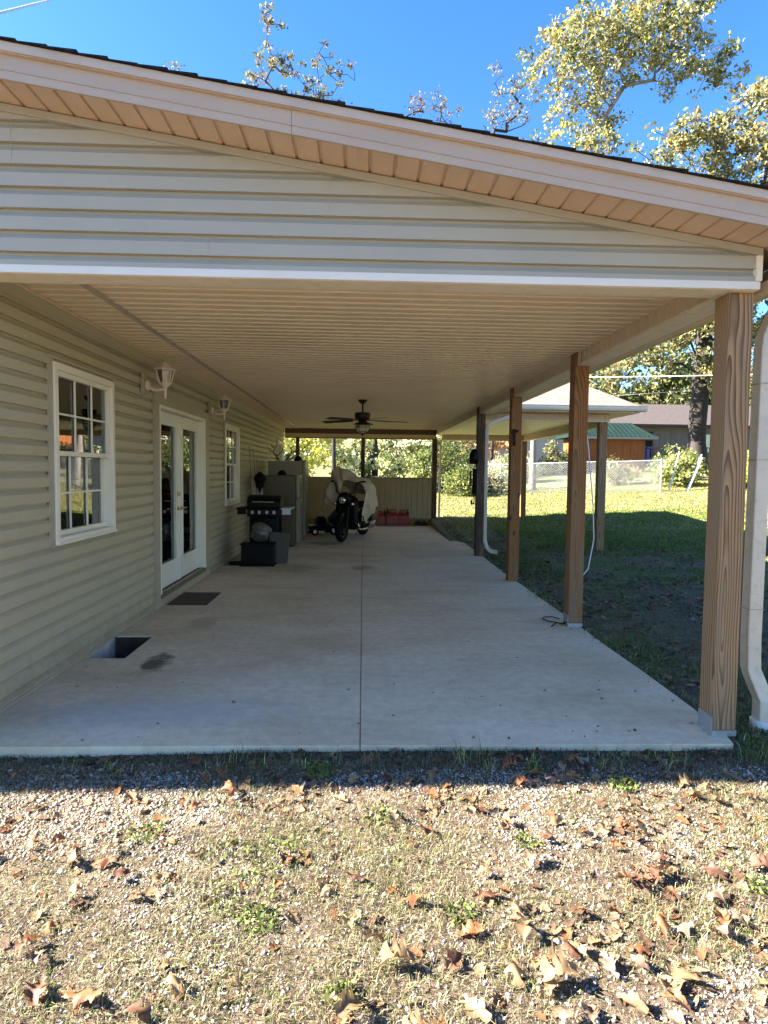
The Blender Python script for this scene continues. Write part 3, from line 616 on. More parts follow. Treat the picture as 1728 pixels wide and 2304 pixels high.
# ------------------------------------------------------------ ceiling fan
fan=empty('ceiling_fan',(-.012,9.97,ZC),0,'dark bronze ceiling fan with five blades and a caged light under the patio ceiling','ceiling fan')
s=MB(); s.lathe([(.075,-.001),(.078,-.012),(.05,-.045),(.022,-.065),(.014,-.07)],n=20); s.build('canopy',M['fansteel'],fan,smooth=True)
s=MB(); s.lathe([(.014,-.07),(.014,-.205)],n=10); s.build('rod',M['fansteel'],fan,smooth=True)
s=MB(); s.lathe([(.03,-.20),(.125,-.212),(.132,-.225),(.125,-.30),(.10,-.325),(.075,-.335),(.075,-.36)],n=24); s.build('motor',M['fansteel'],fan,smooth=True)
for j in range(5):
    a=math.radians(8+72*j); s=MB(); n=9; vs=[];fs=[]
    for i in range(n):
        t=i/(n-1); r=.20+.55*t; w=(.045+.03*math.sin(min(1,t*1.3)*math.pi/2))*(1 if t<.93 else .8); tl=.010
        for sgn in(-1,1):
            for dz in (-.003,.003): vs.append((r,sgn*w,-.335+sgn*tl+dz+ -.012*t))
    for i in range(n-1):
        o=i*4
        for q in ((0,1,3,2),): pass
        fs+=[(o,o+4,o+6,o+2),(o+1,o+3,o+7,o+5),(o,o+1,o+5,o+4),(o+2,o+6,o+7,o+3)]
    fs+=[(0,2,3,1),((n-1)*4,(n-1)*4+1,(n-1)*4+3,(n-1)*4+2)]
    s.add(vs,fs); b=s.build('blade',M['fanblade'],fan); b.rotation_euler=(0,0,a)
    s=MB(); s.obox((.15,0,-.332),(.075,0,0),(0,.018,0),(0,0,.004)); s.build('blade_iron',M['fansteel'],b)
s=MB(); s.lathe([(.05,-.36),(.105,-.375),(.15,-.40),(.152,-.408),(.09,-.405),(.05,-.40)],n=24); lk=s.build('light_shade',M['fansteel'],fan,smooth=True)
s=MB(); s.lathe([(.088,-.41),(.105,-.43),(.112,-.465),(.10,-.50),(.07,-.53),(.03,-.545)],n=24); s.build('light_globe',mat('seeded_glass',(.55,.50,.40),.2,.1,9),fan,smooth=True)
s=MB()
for j in range(6):
    a=math.pi*j/3; s.tube([(r*math.cos(a),r*math.sin(a),z) for r,z in ((.10,-.405),(.119,-.44),(.122,-.47),(.108,-.505),(.075,-.54),(.03,-.555))],.004,5)
for r,z in ((.121,-.455),(.09,-.525)): s.tube([(r*math.cos(t*math.pi/12),r*math.sin(t*math.pi/12),z) for t in range(25)],.004,5)
s.lathe([(.03,-.55),(.035,-.556),(.02,-.57),(.006,-.59)],n=12); s.build('light_cage',M['fansteel'],fan)
# ------------------------------------------------------------ door mat
s=MB(); s.box(-.22,.22,-.33,.33,.0005,.012); o=s.build('doormat',M['mat'],bevel=.004); o.location=(-1.93,6.98,0); tag(o,'thin brown doormat on the slab below the double door','doormat')
# ------------------------------------------------------------ gas grill
g=empty('gas_grill',(-1.59,9.98,0),0,'black gas grill with a silver lid handle standing against the siding','grill'); g.scale=(.86,1.05,1.04)
s=MB(); s.box(-.26,.26,-.22,.22,.10,.14)
for x in(-.25,.25):
    for y in(-.21,.21): s.box(x-.018,x+.018,y-.018,y+.018,.0+.05*(x<0),.72)
s.build('cart',M['black'],g,bevel=.003)
s=MB(); s.box(-.262,-.25,-.2,.2,.14,.70); s.box(-.255,.25,.185,.20,.14,.70); s.build('cabinet',M['black'],g)
s=MB(); s.box(.02,.25,-.232,-.222,.16,.68); s.build('cabinet_door',M['black'],g)
s=MB(); s.box(-.31,.31,-.25,.25,.72,.86); s.build('firebox',M['black'],g,bevel=.02)
s=MB(); n=10; pr=[(-.25,.861)]+[(-.25*math.cos(math.pi*i/n)*.98,.88+.17*math.sin(math.pi*i/n)**.7) for i in range(n+1)]+[(.25,.861)]
s.extrude([(0,a,b) for a,b in pr],(-.31,0,0),(.31,0,0)); s.build('lid',M['black'],g,bevel=.006)
s=MB(); s.tube([(-.2,-.245,.94),(-.2,-.30,.95),(.2,-.30,.95),(.2,-.245,.94)],.011,8); s.build('handle',M['chrome'],g)
s=MB(); s.box(-.30,.30,-.285,-.251,.74,.84); s.build('control_panel',M['black'],g,bevel=.004)
for x in (-.2,-.07,.07,.2):
    s=MB(); s.lathe([(.022,-.312),(.024,-.29),(.03,-.2855)],(x,0,.79),12,'y'); s.build('knob',M['steel'],g)
for sx in (-1,1):
    s=MB(); x0,x1=sorted((sx*.315,sx*.52)); s.box(x0,x1,-.22,.2,.83,.855); s.box(x0+.02,x1-.02,-.20,-.19,.75,.83); s.build('side_shelf',M['black'] if sx<0 else M['steel'],g,bevel=.004)
for x in(-.25,):
    s=MB(); s.lathe([(.09,-.02),(.10,-.015),(.10,.015),(.09,.02)],(0,0,0),16,'x'); w_=s.build('wheel',M['rubber'],g); w_.location=(-.29,.2,.1)
tk=empty('propane_tank',(-1.68,9.90,.15),0,'pale propane tank sitting on the shelf of the black grill','gas tank')
s=MB(); s.lathe([(.09,0),(.10,.02),(.10,.03),(.15,.06),(.153,.10),(.153,.24),(.14,.30),(.07,.335),(.03,.34)],n=20); s.build('tank_body',mat('tank_paint',(.06,.058,.05),.4,.1,5),tk,smooth=True)
s=MB(); s.lathe([(.10,.31),(.11,.33),(.11,.40),(.102,.40)],n=16); s.build('collar',M['steel'],tk)
bgm=mat('clear_plastic_bag',(.09,.085,.07),.25,.25,14,bs=.6,bscale=30)
s=MB(); k=14; vs=[];fs=[]
for i in range(k):
    ph=math.pi*i/(k-1)
    for j in range(18):
        a=2*math.pi*j/18; r=.15*math.sin(ph)*(1+.18*math.sin(3*a+i)+.08*math.sin(7*a+2*i)); vs.append((r*1.05*math.cos(a),r*.8*math.sin(a),.17-.16*math.cos(ph)))
for i in range(k-1):
    for j in range(18): fs.append((i*18+j,i*18+(j+1)%18,(i+1)*18+(j+1)%18,(i+1)*18+j))
s.add(vs,fs); o=s.build('plastic_bag',bgm,smooth=True); o.location=(-1.60,9.50,.36); tag(o,'crumpled pale plastic bag resting on a black box in front of the grill','bag')
s=MB(); s.box(-.27,.27,-.16,.14,0,.03); s.box(-.25,.25,-.14,.12,.03,.33); s.box(-.265,.265,-.155,.135,.33,.36); o=s.build('storage_box',M['black'],bevel=.01); o.location=(-1.63,9.50,0); tag(o,'low black storage box on the slab in front of the grill','box')
# leaning grey board
s=MB(); s.box(-.16,.16,-.012,.012,0,.50); o=s.build('board',mat('grey_board',(.045,.038,.026),.6,.15,4),bevel=.003); o.location=(-1.36,9.66,.0); o.rotation_euler=(math.radians(-9),math.radians(6),math.radians(12)); tag(o,'grey board leaning against the right end of the black grill','board')
# ------------------------------------------------------------ refrigerators
def fridge(x0,x1,y0,y1,h,split,bm,label):
    e=empty('refrigerator',((x0+x1)/2,(y0+y1)/2,0),0,label,'refrigerator'); w=(x1-x0)/2; d=(y1-y0)/2
    s=MB(); s.box(-w,w-.07,-d,d,.03,h); s.box(-w+.05,w-.1,-d+.03,d-.03,.0,.0295); s.build('cabinet',bm,e,bevel=.012)
    for a,b in ((.08,split-.006),(split+.006,h-.002)):
        s=MB(); s.box(w-.062,w,-d+.002,d-.002,a,b); dd=s.build('door',M['fridgedoor'],e,bevel=.012)
        s=MB(); m_=(b-.08 if a<.2 else a+.08); q=(m_-.42 if a<.2 else m_+.2); s.tube([(w,-d+.05,m_),(w+.035,-d+.05,m_),(w+.035,-d+.05,q),(w,-d+.05,q)],.01,6); s.build('handle',M['fridgedoor'],dd)
    s=MB(); s.box(w-.13,w+.015,-d+.01,-d+.07,h,h+.018); s.build('hinge',M['fridgedoor'],e,bevel=.003)
    return e
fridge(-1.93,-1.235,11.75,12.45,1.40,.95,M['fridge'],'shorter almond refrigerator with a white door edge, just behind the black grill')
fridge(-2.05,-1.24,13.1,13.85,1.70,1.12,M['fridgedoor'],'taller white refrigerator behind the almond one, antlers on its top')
# white upright board + rods behind grill
s=MB(); s.box(-.11,.11,-.02,.02,0,1.35); o=s.build('narrow_panel',mat('pale_panel',(.42,.38,.29),.6,.08,2)); o.location=(-2.0,11.45,0); tag(o,'narrow pale panel standing upright between the siding and the almond refrigerator','panel')
for i,(x,dx,h) in enumerate(((-2.12,.10,1.95),(-2.06,.16,1.9),(-2.0,.14,1.72))):
    e=empty('fishing_rod',(x+dx,11.15+i*.04,0),0,('tallest thin fishing rod leaning on the siding','fishing rod leaning in the middle of the three','shortest fishing rod, nearest the almond refrigerator')[i],'fishing rod','fishing rods leaning on the siding')
    s=MB(); s.tube([(0,0,.02),(-.01,.02,.35)],.013,8); s.build('grip',M['black'],e)
    s=MB(); s.tube([(-.01,.02,.35),(-dx*.5,.1,h*.6),(-dx,.18,h)],[.006,.005,.003],6); s.build('blank',M['black'],e)
    s=MB(); s.lathe([(.02,-.03),(.03,-.02),(.03,.02),(.02,.03)],(0,0,0),10,'y'); r_=s.build('reel',M['black'],e); r_.location=(.04,0,.40)
# black cap / bag hanging at top of the board
s=MB(); k=9; vs=[];fs=[]
for i in range(k):
    t=i/(k-1); r=.02+.085*math.sin(math.pi*min(1,t*1.15))**.8
    for j in range(12):
        a=2*math.pi*j/12; rr=r*(1+.2*math.sin(2*a+i)); vs.append((rr*math.cos(a),rr*.7*math.sin(a),-.38*t))
for i in range(k-1):
    for j in range(12): fs.append((i*12+j,i*12+(j+1)%12,(i+1)*12+(j+1)%12,(i+1)*12+j))
fs+= [tuple(range(12)),tuple((k-1)*12+j for j in range(12))[::-1]]
s.add(vs,fs); o=s.build('dark_sack',M['rubber'],smooth=True); o.location=(-1.93,11.38,1.46); tag(o,'dark cloth sack hanging from the top of the narrow pale panel','sack')
# antlers and caps
an=empty('antlers',(-1.80,13.42,1.70),0,'branching brown deer antlers lying on top of the taller refrigerator','antlers')
for sg,ox in ((-1,-.06),(1,.10)):
    s=MB(); s.tube([(ox,0,.02),(ox+sg*.05,0,.10),(ox+sg*.12,.03,.18),(ox+sg*.10,.04,.28),(ox+sg*.03,.03,.36)],[.02,.018,.016,.012,.005],8)
    for (p,q,r) in (((.05,.10),(-.06,.20),(-.09,.30)),((.12,.18),(.20,.22),(.24,.30)),((.10,.28),(.16,.33),(.17,.38)),((.03,.07),(.13,.06),(.20,.11))):
        s.tube([(ox+sg*p[0],.0,p[1]),(ox+sg*q[0],.0,q[1]),(ox+sg*r[0],.0,r[1])],[.014,.011,.004],6)
    s.build('antler',M['antler'],an,smooth=True)
def cap(loc,label,rz=0,sc=1):
    e=empty('cap',loc,rz,label,'cap'); e.scale=(sc,sc,sc)
    s=MB(); s.lathe([(.09,0),(.092,.02),(.085,.06),(.06,.095),(.025,.11),(.006,.112)],n=16); s.build('crown',M['rubber'],e,smooth=True)
    s=MB(); s.obox((.125,0,.006),(.055,0,-.006),(0,.06,0),(0,0,.003)); s.build('brim',M['rubber'],e,bevel=.003)
cap((-1.42,13.3,1.70),'dark cap on the front edge of the taller refrigerator',.1); cap((-1.60,12.0,1.40),'dark cap lying on top of the shorter almond refrigerator',.0,.9)
# ------------------------------------------------------------ motorcycle (front end towards the camera, turned to the left)
mo=empty('motorcycle',(-.31,13.03,0),math.radians(-17),'black motorcycle with a round headlight, half hidden under a beige sheet','motorcycle')
def wheel(y,r,w,parent):
    e=MB(); n=28
    pr=[(r-.10,-w*.35),(r-.04,-w*.5),(r-.01,-w*.3),(r,0),(r-.01,w*.3),(r-.04,w*.5),(r-.10,w*.35),(r-.10,-w*.35)]
    e.lathe(pr,(0,0,0),n,'x'); e.f=e.f[:-2]; o=e.build('wheel',M['rubber'],parent,smooth=True); o.location=(0,y,r)
    e=MB(); pr=[(r-.125,-w*.3),(r-.105,-w*.33),(r-.105,w*.33),(r-.125,w*.3),(r-.125,-w*.3)]; e.lathe(pr,(0,0,0),n,'x'); e.f=e.f[:-2]; e.lathe([(.03,-.07),(.045,-.05),(.045,.05),(.03,.07)],(0,0,0),14,'x')
    for k in range(9):
        a=2*math.pi*k/9; e.tube([(0,.03*math.cos(a),.03*math.sin(a)),(0,(r-.12)*math.cos(a),(r-.12)*math.sin(a))],.011,5)
    e.lathe([(.09,.052),(.13,.054),(.13,.058),(.09,.06)],(0,0,0),20,'x')
    e.build('rim',M['black'],o); return o
wheel(-.42,.305,.13,mo); wheel(1.12,.31,.16,mo)
s=MB()
for x in(-.095,.095): s.tube([(x,-.42,.305),(x,-.34,.55),(x,-.21,.95)],[.032,.030,.026],10)
s.box(-.12,.12,-.27,-.17,.93,.96); s.box(-.12,.12,-.33,-.24,.73,.76); s.build('fork',M['black'],mo,smooth=False)
s=MB(); n=12; vs=[];fs=[]
for i in range(n+1):
    a=math.radians(20+130*i/n)
    for x,rr in ((-.085,.32),(-.05,.345),(.05,.345),(.085,.32)): vs.append((x,-.42-rr*math.cos(a)*1,.305+rr*math.sin(a)))
for i in range(n):
    for j in range(3): fs.append((i*4+j,i*4+j+1,(i+1)*4+j+1,(i+1)*4+j))
s.add(vs,fs); o=s.build('front_fender',M['black'],mo,smooth=True); sm=o.modifiers.new('t','SOLIDIFY'); sm.thickness=.006
s=MB(); s.lathe([(.03,.10),(.07,.06),(.088,0),(.092,-.05),(.088,-.06),(.08,-.058)],(0,-.35,.88),20,'y'); hl=s.build('headlight_shell',M['black'],mo,smooth=True)
s=MB(); s.lathe([(.079,-.052),(.07,-.066),(.04,-.074),(.01,-.077)],(0,-.35,.88),20,'y'); s.build('headlight',mat('headlight_glass',(.75,.78,.78),.05,.1,40,metal=.85),mo,smooth=True)
s=MB()
for sx in(-1,1): s.tube([(sx*.03,-.20,.98),(sx*.12,-.20,1.00),(sx*.21,-.18,1.06),(sx*.23,-.16,1.22),(sx*.30,-.08,1.27)],.015,8); 
s.build('handlebar',M['black'],mo,smooth=True)
for sx in(-1,1):
    s=MB(); s.tube([(sx*.30,-.08,1.27),(sx*.38,-.0,1.27)],.019,8); s.build('grip',M['rubber'],mo,smooth=True)
    s=MB(); s.lathe([(.02,.04),(.035,.02),(.038,-.02),(.02,-.03)],(sx*.19,-.30,.80),12,'y'); s.build('turn_signal',M['chrome'],mo,smooth=True)
s=MB(); k=9; vs=[];fs=[]
for i in range(k):
    t=i/(k-1); y=-.08+.55*t; r=.155*math.sin(math.pi*(.12+.80*t))**.6
    for j in range(14): a=2*math.pi*j/14; vs.append((r*math.cos(a),y,.80+.10*(1-t)+r*.75*math.sin(a)))
for i in range(k-1):
    for j in range(14): fs.append((i*14+j,i*14+(j+1)%14,(i+1)*14+(j+1)%14,(i+1)*14+j))
fs+=[tuple(range(14)),tuple((k-1)*14+j for j in range(14))[::-1]]
s.add(vs,fs); s.build('fuel_tank',M['black'],mo,smooth=True)
s=MB(); s.box(-.16,.16,.45,.95,.68,.75); s.box(-.12,.12,.95,1.35,.74,.80); s.build('seat',M['rubber'],mo,bevel=.03)
for sx in(-1,1):
    s=MB(); a_,b_=sorted((sx*.17,sx*.33)); s.box(a_,b_,.72,1.28,.36,.68); s.build('saddlebag',M['black'],mo,bevel=.05)
s=MB(); s.box(-.25,.25,-.14,.02,.30,.90); s.build('leg_fairing',M['black'],mo,bevel=.07)
s=MB(); s.lathe([(.04,.10),(.13,.07),(.155,.0),(.13,-.06),(.095,-.075)],(0,-.27,.90),20,'y'); s.build('headlight_fairing',M['black'],mo,smooth=True)
s=MB(); s.box(-.16,.16,.05,.50,.22,.58); s.lathe([(.10,-.2),(.11,-.18),(.11,.18),(.10,.2)],(0,.2,.38),16,'x')
for dy,tl in ((.12,-.2),(.38,.25)): s.obox((0,dy,.60),(.075,0,0),(0,.07,0),(0,tl*.16,.14))
s.build('engine',M['black'],mo,bevel=.01)
s=MB()
for x in(-.14,.14): s.tube([(x,-.12,.78),(x,.02,.30),(x,.6,.28),(x,1.12,.31)],.017,8); s.tube([(x,-.12,.86),(x*.9,.5,.66),(x*.9,1.2,.62)],.015,8)
s.build('frame',M['black'],mo)
s=MB(); s.tube([(.17,.05,.42),(.20,.2,.22),(.21,.6,.20),(.21,1.4,.22)],[.022,.022,.03,.04],10); s.build('exhaust',M['chrome'],mo,smooth=True)
s=MB()
s.tube([(.17,.0,.30),(.30,-.02,.28),(.36,.0,.40),(.34,.02,.52),(.20,.02,.58)],.014,8); s.build('crash_bar',M['black'],mo,smooth=True)
s=MB(); s.tube([(-.17,.0,.30),(-.30,-.02,.28),(-.36,.0,.40),(-.34,.02,.52),(-.20,.02,.58)],.014,8); s.build('crash_bar',M['black'],mo,smooth=True)
s=MB(); s.box(-.10,.10,.10,.14,.40,.60); s.build('radiator',M['black'],mo)
# beige sheet thrown over the bike
out_=[(905,700),(960,560),(1008,430),(1040,350),(1105,362),(1200,400),(1330,462),(1440,510),(1483,560),(1487,700),(1452,830),(1402,905),(1378,985)]
inn_=[(930,800),(1000,770),(1070,715),(1112,640),(1122,560),(1155,515),(1215,525),(1290,535),(1345,560),(1378,640),(1370,760),(1345,860),(1352,950)]
out_w=[]; 
def zoomw(px,py,Y):  # measured outline converted once to metres at the sheet's own distance
    u=540+px/4.88; v=980+py/4.88
    return ((u-816.3)/F*Y*1.0, Y, H-(v-1064)/F*Y*1.0)
vs=[];fs=[];nc=len(out_)
def lerp(a,b,t): return tuple(a[i]+(b[i]-a[i])*t for i in range(3))
fine=4; cols=[]
for i in range((nc-1)*fine+1):
    k=min(i//fine,nc-2); t=(i-k*fine)/fine
    o_=lerp(zoomw(*out_[k],13.35),zoomw(*out_[k+1],13.35),t); n_=lerp(zoomw(*inn_[k],12.95),zoomw(*inn_[k+1],12.95),t)
    back=(o_[0]*1.0+.10*(1 if o_[0]>0 else -.2)-.03,14.25,max(.25,o_[2]-.45)); cols.append((n_,o_,back))
R_=14
for i,(a,b,c) in enumerate(cols):
    for j in range(R_):
        t=j/(R_-1)
        if t<.5: q=lerp(a,b,t*2); q=(q[0],q[1]-.10*math.sin(t*2*math.pi/1.0*.5)*1,q[2])
        else: q=lerp(b,c,(t-.5)*2)
        w_=.030*math.sin(i*.9+j*.35)+.022*math.sin(i*.37-j*.9+1)+.012*math.sin(i*2.3+j)
        edge_=1 if 0<j else .4
        vs.append((q[0]+w_*.6*edge_,q[1]+w_*1.6*edge_,q[2]+w_*.35*edge_))
for i in range(len(cols)-1):
    for j in range(R_-1): fs.append((i*R_+j,(i+1)*R_+j,(i+1)*R_+j+1,i*R_+j+1))
s=MB(); s.add(vs,fs); o=s.build('motorcycle_sheet',M['tarp'],smooth=True); q=o.modifiers.new('t','SOLIDIFY'); q.thickness=.004; q=o.modifiers.new('s','SUBSURF'); q.levels=1; q.render_levels=1
tag(o,'wrinkled beige sheet thrown over the black motorcycle','sheet')
# machine behind on the left: push mower with a sloping handle
mw=empty('lawn_mower',(-.98,14.2,0),math.radians(-70),'dark lawn mower with a sloping handle between the refrigerators and the motorcycle','lawn mower')
s=MB(); s.lathe([(.27,.10),(.285,.13),(.26,.19),(.15,.215),(.05,.22)],n=20); s.build('deck',M['black'],mw,smooth=True)
s=MB(); s.box(-.12,.12,-.12,.10,.22,.36); s.lathe([(.11,.36),(.11,.40),(.06,.43),(.02,.435)],n=16); s.build('engine',M['black'],mw,bevel=.01)
for x in(-.27,.27):
    for y,r in((-.22,.09),(.24,.11)):
        s=MB(); s.lathe([(r-.02,-.025),(r,-.018),(r,.018),(r-.02,.025)],(0,0,0),18,'x'); o=s.build('wheel',M['rubber'],mw,smooth=True); o.location=(x,y,r)
        s=MB(); s.lathe([(r*.5,-.028),(r*.55,0),(r*.5,.028)],(0,0,0),12,'x'); s.build('hub',M['steel'],o)
s=MB()
for x in(-.2,.2): s.tube([(x,.2,.2),(x,.55,.62),(x,.78,.95)],.013,8)
s.tube([(-.2,.78,.95),(-.15,.82,1.0),(.15,.82,1.0),(.2,.78,.95)],.014,8); s.build('handle',M['black'],mw)
s=MB(); s.tube([(-.14,.80,1.0),(.14,.80,1.0)],.03,8); s.build('grip',M['tarp'],mw,smooth=True)
s=MB(); s.obox((0,.40,.40),(.18,0,0),(0,.12,.14),(0,.08,-.09)); s.build('grass_bag',M['rubber'],mw,bevel=.03)
# ------------------------------------------------------------ gas cans and small things by the screen
def can(x,y,sc,label,dark=False,rz=0):
    e=empty('gas_can',(x,y,0),rz,label,'gas can','red gas cans by the back screen'); e.scale=(sc,)*3
    s=MB(); s.box(-.15,.15,-.09,.09,.0,.24); s.add([(-.15,-.09,.24),(.15,-.09,.24),(.15,.09,.24),(-.15,.09,.24),(-.09,-.06,.31),(.07,-.06,.31),(.07,.06,.31),(-.09,.06,.31)],[(0,1,5,4),(1,2,6,5),(2,3,7,6),(3,0,4,7),(4,5,6,7)]); b=s.build('can_body',M['red'],e,bevel=.012)
    s=MB(); s.tube([(-.09,0,.30),(-.07,0,.36),(.05,0,.36),(.08,0,.30)],.014,8); s.build('handle',M['red'],e)
    s=MB(); s.lathe([(.03,.24),(.03,.31),(.018,.32),(.012,.40)],(.115,0,0),10); s.build('spout',M['rubber'],e)
can(.50,16.62,1.0,'leftmost red gas can, half in the shadow of the sheet',rz=.1); can(.83,16.6,1.15,'middle red gas can in front of the screen',rz=math.radians(180)); can(1.13,16.62,1.1,'rightmost red gas can in front of the screen',rz=-.05)
s=MB(); s.box(.3,1.45,16.30,16.86,.0,.018); o=s.build('drip_board',M['oldwood'],bevel=.002); tag(o,'flat board lying on the slab under the red gas cans','board')
for c in [c for c in bpy.data.objects if c.name.startswith('gas_can')]: c.location.z=.0185
s=MB(); s.box(-.16,.16,-.09,.09,0,.10); s.box(-.13,-.02,-.07,.07,.10,.15); s.tube([(.02,0,.1),(.06,0,.16),(.12,0,.1)],.01,6); o=s.build('toolbox',M['black'],bevel=.012); o.location=(1.62,16.6,0); tag(o,'small black toolbox on the slab right of the gas cans','toolbox')
# log at the far corner
s=MB(); s.tube([(2.38,17.02,.09),(2.62,16.98,.10),(2.92,16.95,.09)],[.12,.125,.115],14); lo=s.build('log',M['bark']); tag(lo,'short cut log lying beyond the far corner of the slab','log')
# lamp and things hung on fourth post
e=empty('hanging_tool_rack',(XP-.012,YP[3]+.05,1.45),0,'dark bundle of tools hung on the side of the fourth post','tool rack')
s=MB(); s.box(-.05,.008,-.07,.07,-.35,.12); s.build('bag',M['rubber'],e,bevel=.02)
s=MB(); s.lathe([(.02,.22),(.075,.20),(.09,.30),(.08,.40),(.04,.46),(.01,.47)],(-.03,0,0),14); s.build('horn',M['black'],e,smooth=True)
s=MB(); s.box(-.10,-.08,-.05,.05,-.20,.08); s.tube([(-.02,0,-.5),(-.06,0,-.52),(-.07,0,-.45)],.02,8); s.tube([(-.02,0,.45),(-.02,0,-.5)],.008,6); s.build('bracket',M['black'],e)
s=MB(); s.box(XP+.02,XP+.05,YP[2]-.028,YP[2]-.001,1.87,2.10); s.box(XP+.051,XP+.09,YP[2]-.02,YP[2]-.001,2.05,2.09); o=s.build('metal_bracket',M['black']); tag(o,'small rusty bracket screwed high on the third post','bracket')
# cable hanging from the extension, cord on the slab
s=MB(); s.tube([(3.95,10.92,2.72),(3.80,10.2,2.30),(3.48,9.2,1.9),(3.40,8.9,1.55),(3.42,8.8,1.05),(3.35,8.55,.55),(3.20,8.35,.15),(3.02,8.25,gz(3.02,8.25)+.01)],.0085,6); o=s.build('cable',M['wire'],smooth=True); tag(o,'loose white cable hanging from the smaller roof down to the grass','cable')
s=MB(); pts=[(2.10,5.80,.01),(2.0,5.86,.012),(1.9,5.95,.01),(1.86,6.05,.01),(1.9,6.12,.012),(1.98,6.1,.02),(2.02,6.0,.02)]; s.tube(pts,.005,6); s.tube([(1.86,5.75,.01),(1.93,5.82,.03),(1.99,5.85,.012),(2.02,5.8,.04)],.006,6); o=s.build('cord',M['rubber']); tag(o,'short dark cord curled on the slab at the foot of the second post','cord')
# overhead lines
def line(a,b,r,label,sag=.3):
    a=Vector(a);b=Vector(b); s=MB(); s.tube([a.lerp(b,i/16)-Vector((0,0,sag*4*(i/16)*(1-i/16))) for i in range(17)],r,5); o=s.build('overhead_line',M['wire']); tag(o,label,'cable'); return o
line((-2.24,3.52,3.94),(-7.2,17.6,14.8),.009,'white service line crossing the sky above the roof at the upper left',0)
line((2.0,26,5.55),(26,15,5.05),.018,'white overhead line running in front of the big tree above the neighbouring house',.3)
line((8.0,30,5.1),(30,34,7.6),.014,'thinner overhead line sloping up behind the white one',.2)
# ------------------------------------------------------------ trees
def tree(name,label,cat,trunk,tr,lobes,nclump,lpc,lsize,cols,bark,seed,group=None,spread=.55,gapdead=0.0,rtip=.012,leafy=1.0,pexp=.42):
    r=np.random.default_rng(seed)
    root=empty(name,trunk[0],0,label,cat,group); O=np.array(trunk[0],float)
    # skeleton
    nodes=[];par=[]
    tp=[np.array(p,float) for p in trunk]
    for k in range(len(tp)-1):
        L=np.linalg.norm(tp[k+1]-tp[k]); n=max(2,int(L/.8))
        for i in range(n): nodes.append(tp[k]+(tp[k+1]-tp[k])*i/n); par.append(len(nodes)-2)
    nodes.append(tp[-1]); par.append(len(nodes)-2); ntr=len(nodes)
    targets=[]
    wts=np.array([l[1]**2 for l in lobes]); wts/=wts.sum()
    for _ in range(nclump):
        l=lobes[r.choice(len(lobes),p=wts)]; d=r.normal(size=3); d/=np.linalg.norm(d); q=r.random()**.45
        sc=np.array(l[2]) if len(l)>2 else np.array([1,1,.8])
        targets.append(np.array(l[0])+d*l[1]*q*sc)
    top=tp[-1]; targets.sort(key=lambda t:np.min(np.linalg.norm(np.array(nodes[:ntr])-t,axis=1)))
    ends=[]
    for t in targets:
        N_=np.array(nodes); D=t-N_; dist=np.linalg.norm(D,axis=1); cost=dist*(1+.9*np.clip(-D[:,2]/(dist+1e-6)+.15,0,1)); cost[:max(2,ntr//3)]+=3
        j=int(np.argmin(cost)); a=N_[j]; L=dist[j]; n=max(1,int(L/.6)); prev=j
        bend=r.normal(size=3)*.10*L; bend[2]+=.08*L
        for i in range(1,n+1):
            u=i/n; nodes.append(a+(t-a)*u+bend*math.sin(math.pi*u)+r.normal(size=3)*.04*L*(u<1)); par.append(prev); prev=len(nodes)-1
        ends.append(prev)
    cnt=np.zeros(len(nodes))
    for e_ in ends:
        k=e_
        while k>=0: cnt[k]+=1; k=par[k]
    cnt=np.maximum(cnt,1); N_=np.array(nodes)
    rad=rtip*cnt**pexp
    tot=rtip*len(ends)**pexp; f=tr/tot
    rad=rtip+(rad-rtip)*(max(f,1)*1.0)*np.clip(cnt/len(ends)*1.6+.25,0,1)
    if f>1:
        hgt=np.arange(ntr)/ntr; rad[:ntr]=np.maximum(rad[:ntr],tr*(1-.5*hgt)); 
        rad[:2]*=1.25
    V=[];Fq=[];ns=6
    kids={}
    for i,p in enumerate(par):
        if p<0: continue
        a,b=N_[p],N_[i]; d=b-a; L=np.linalg.norm(d)
        if L<1e-5: continue
        d/=L; u=np.cross(d,[0,0,1]) if abs(d[2])<.95 else np.cross(d,[1,0,0]); u/=np.linalg.norm(u); w=np.cross(d,u)
        n_=ns if rad[i]>.03 else 4; ang=np.arange(n_)*2*np.pi/n_; ring=np.cos(ang)[:,None]*u+np.sin(ang)[:,None]*w
        r0=min(rad[p],rad[i]*1.35) if p>=ntr or i>=ntr else rad[p]; o0=len(V)
        V+=list(a+ring*r0-O); V+=list(b+ring*rad[i]-O)
        for j in range(n_): Fq.append((o0+j,o0+(j+1)%n_,o0+n_+(j+1)%n_,o0+n_+j))
    npmesh('trunk',V,Fq,bark,root,smooth=True)
    if lpc>0:
        E_=N_[ends]; live=r.random(len(E_))>gapdead; E_=E_[live]
        cnum=(lpc*(.5+r.random(len(E_)))).astype(int); C=np.repeat(E_,cnum,axis=0); n=len(C); off=r.normal(size=(n,3)); off/=np.linalg.norm(off,axis=1)[:,None]; C=C+off*(r.random((n,1))**.6)*spread*np.array([1,1,.7])
        pal=np.array(cols); ci=np.repeat(r.integers(0,len(pal),len(E_)),cnum); alt=r.integers(0,len(pal),n); ci=np.where(r.random(n)<.45,alt,ci)
        tint=pal[ci]*(.75+.5*r.random((n,1)))
        leaves('crown',C-O,lsize,r,tint,root)
    return root
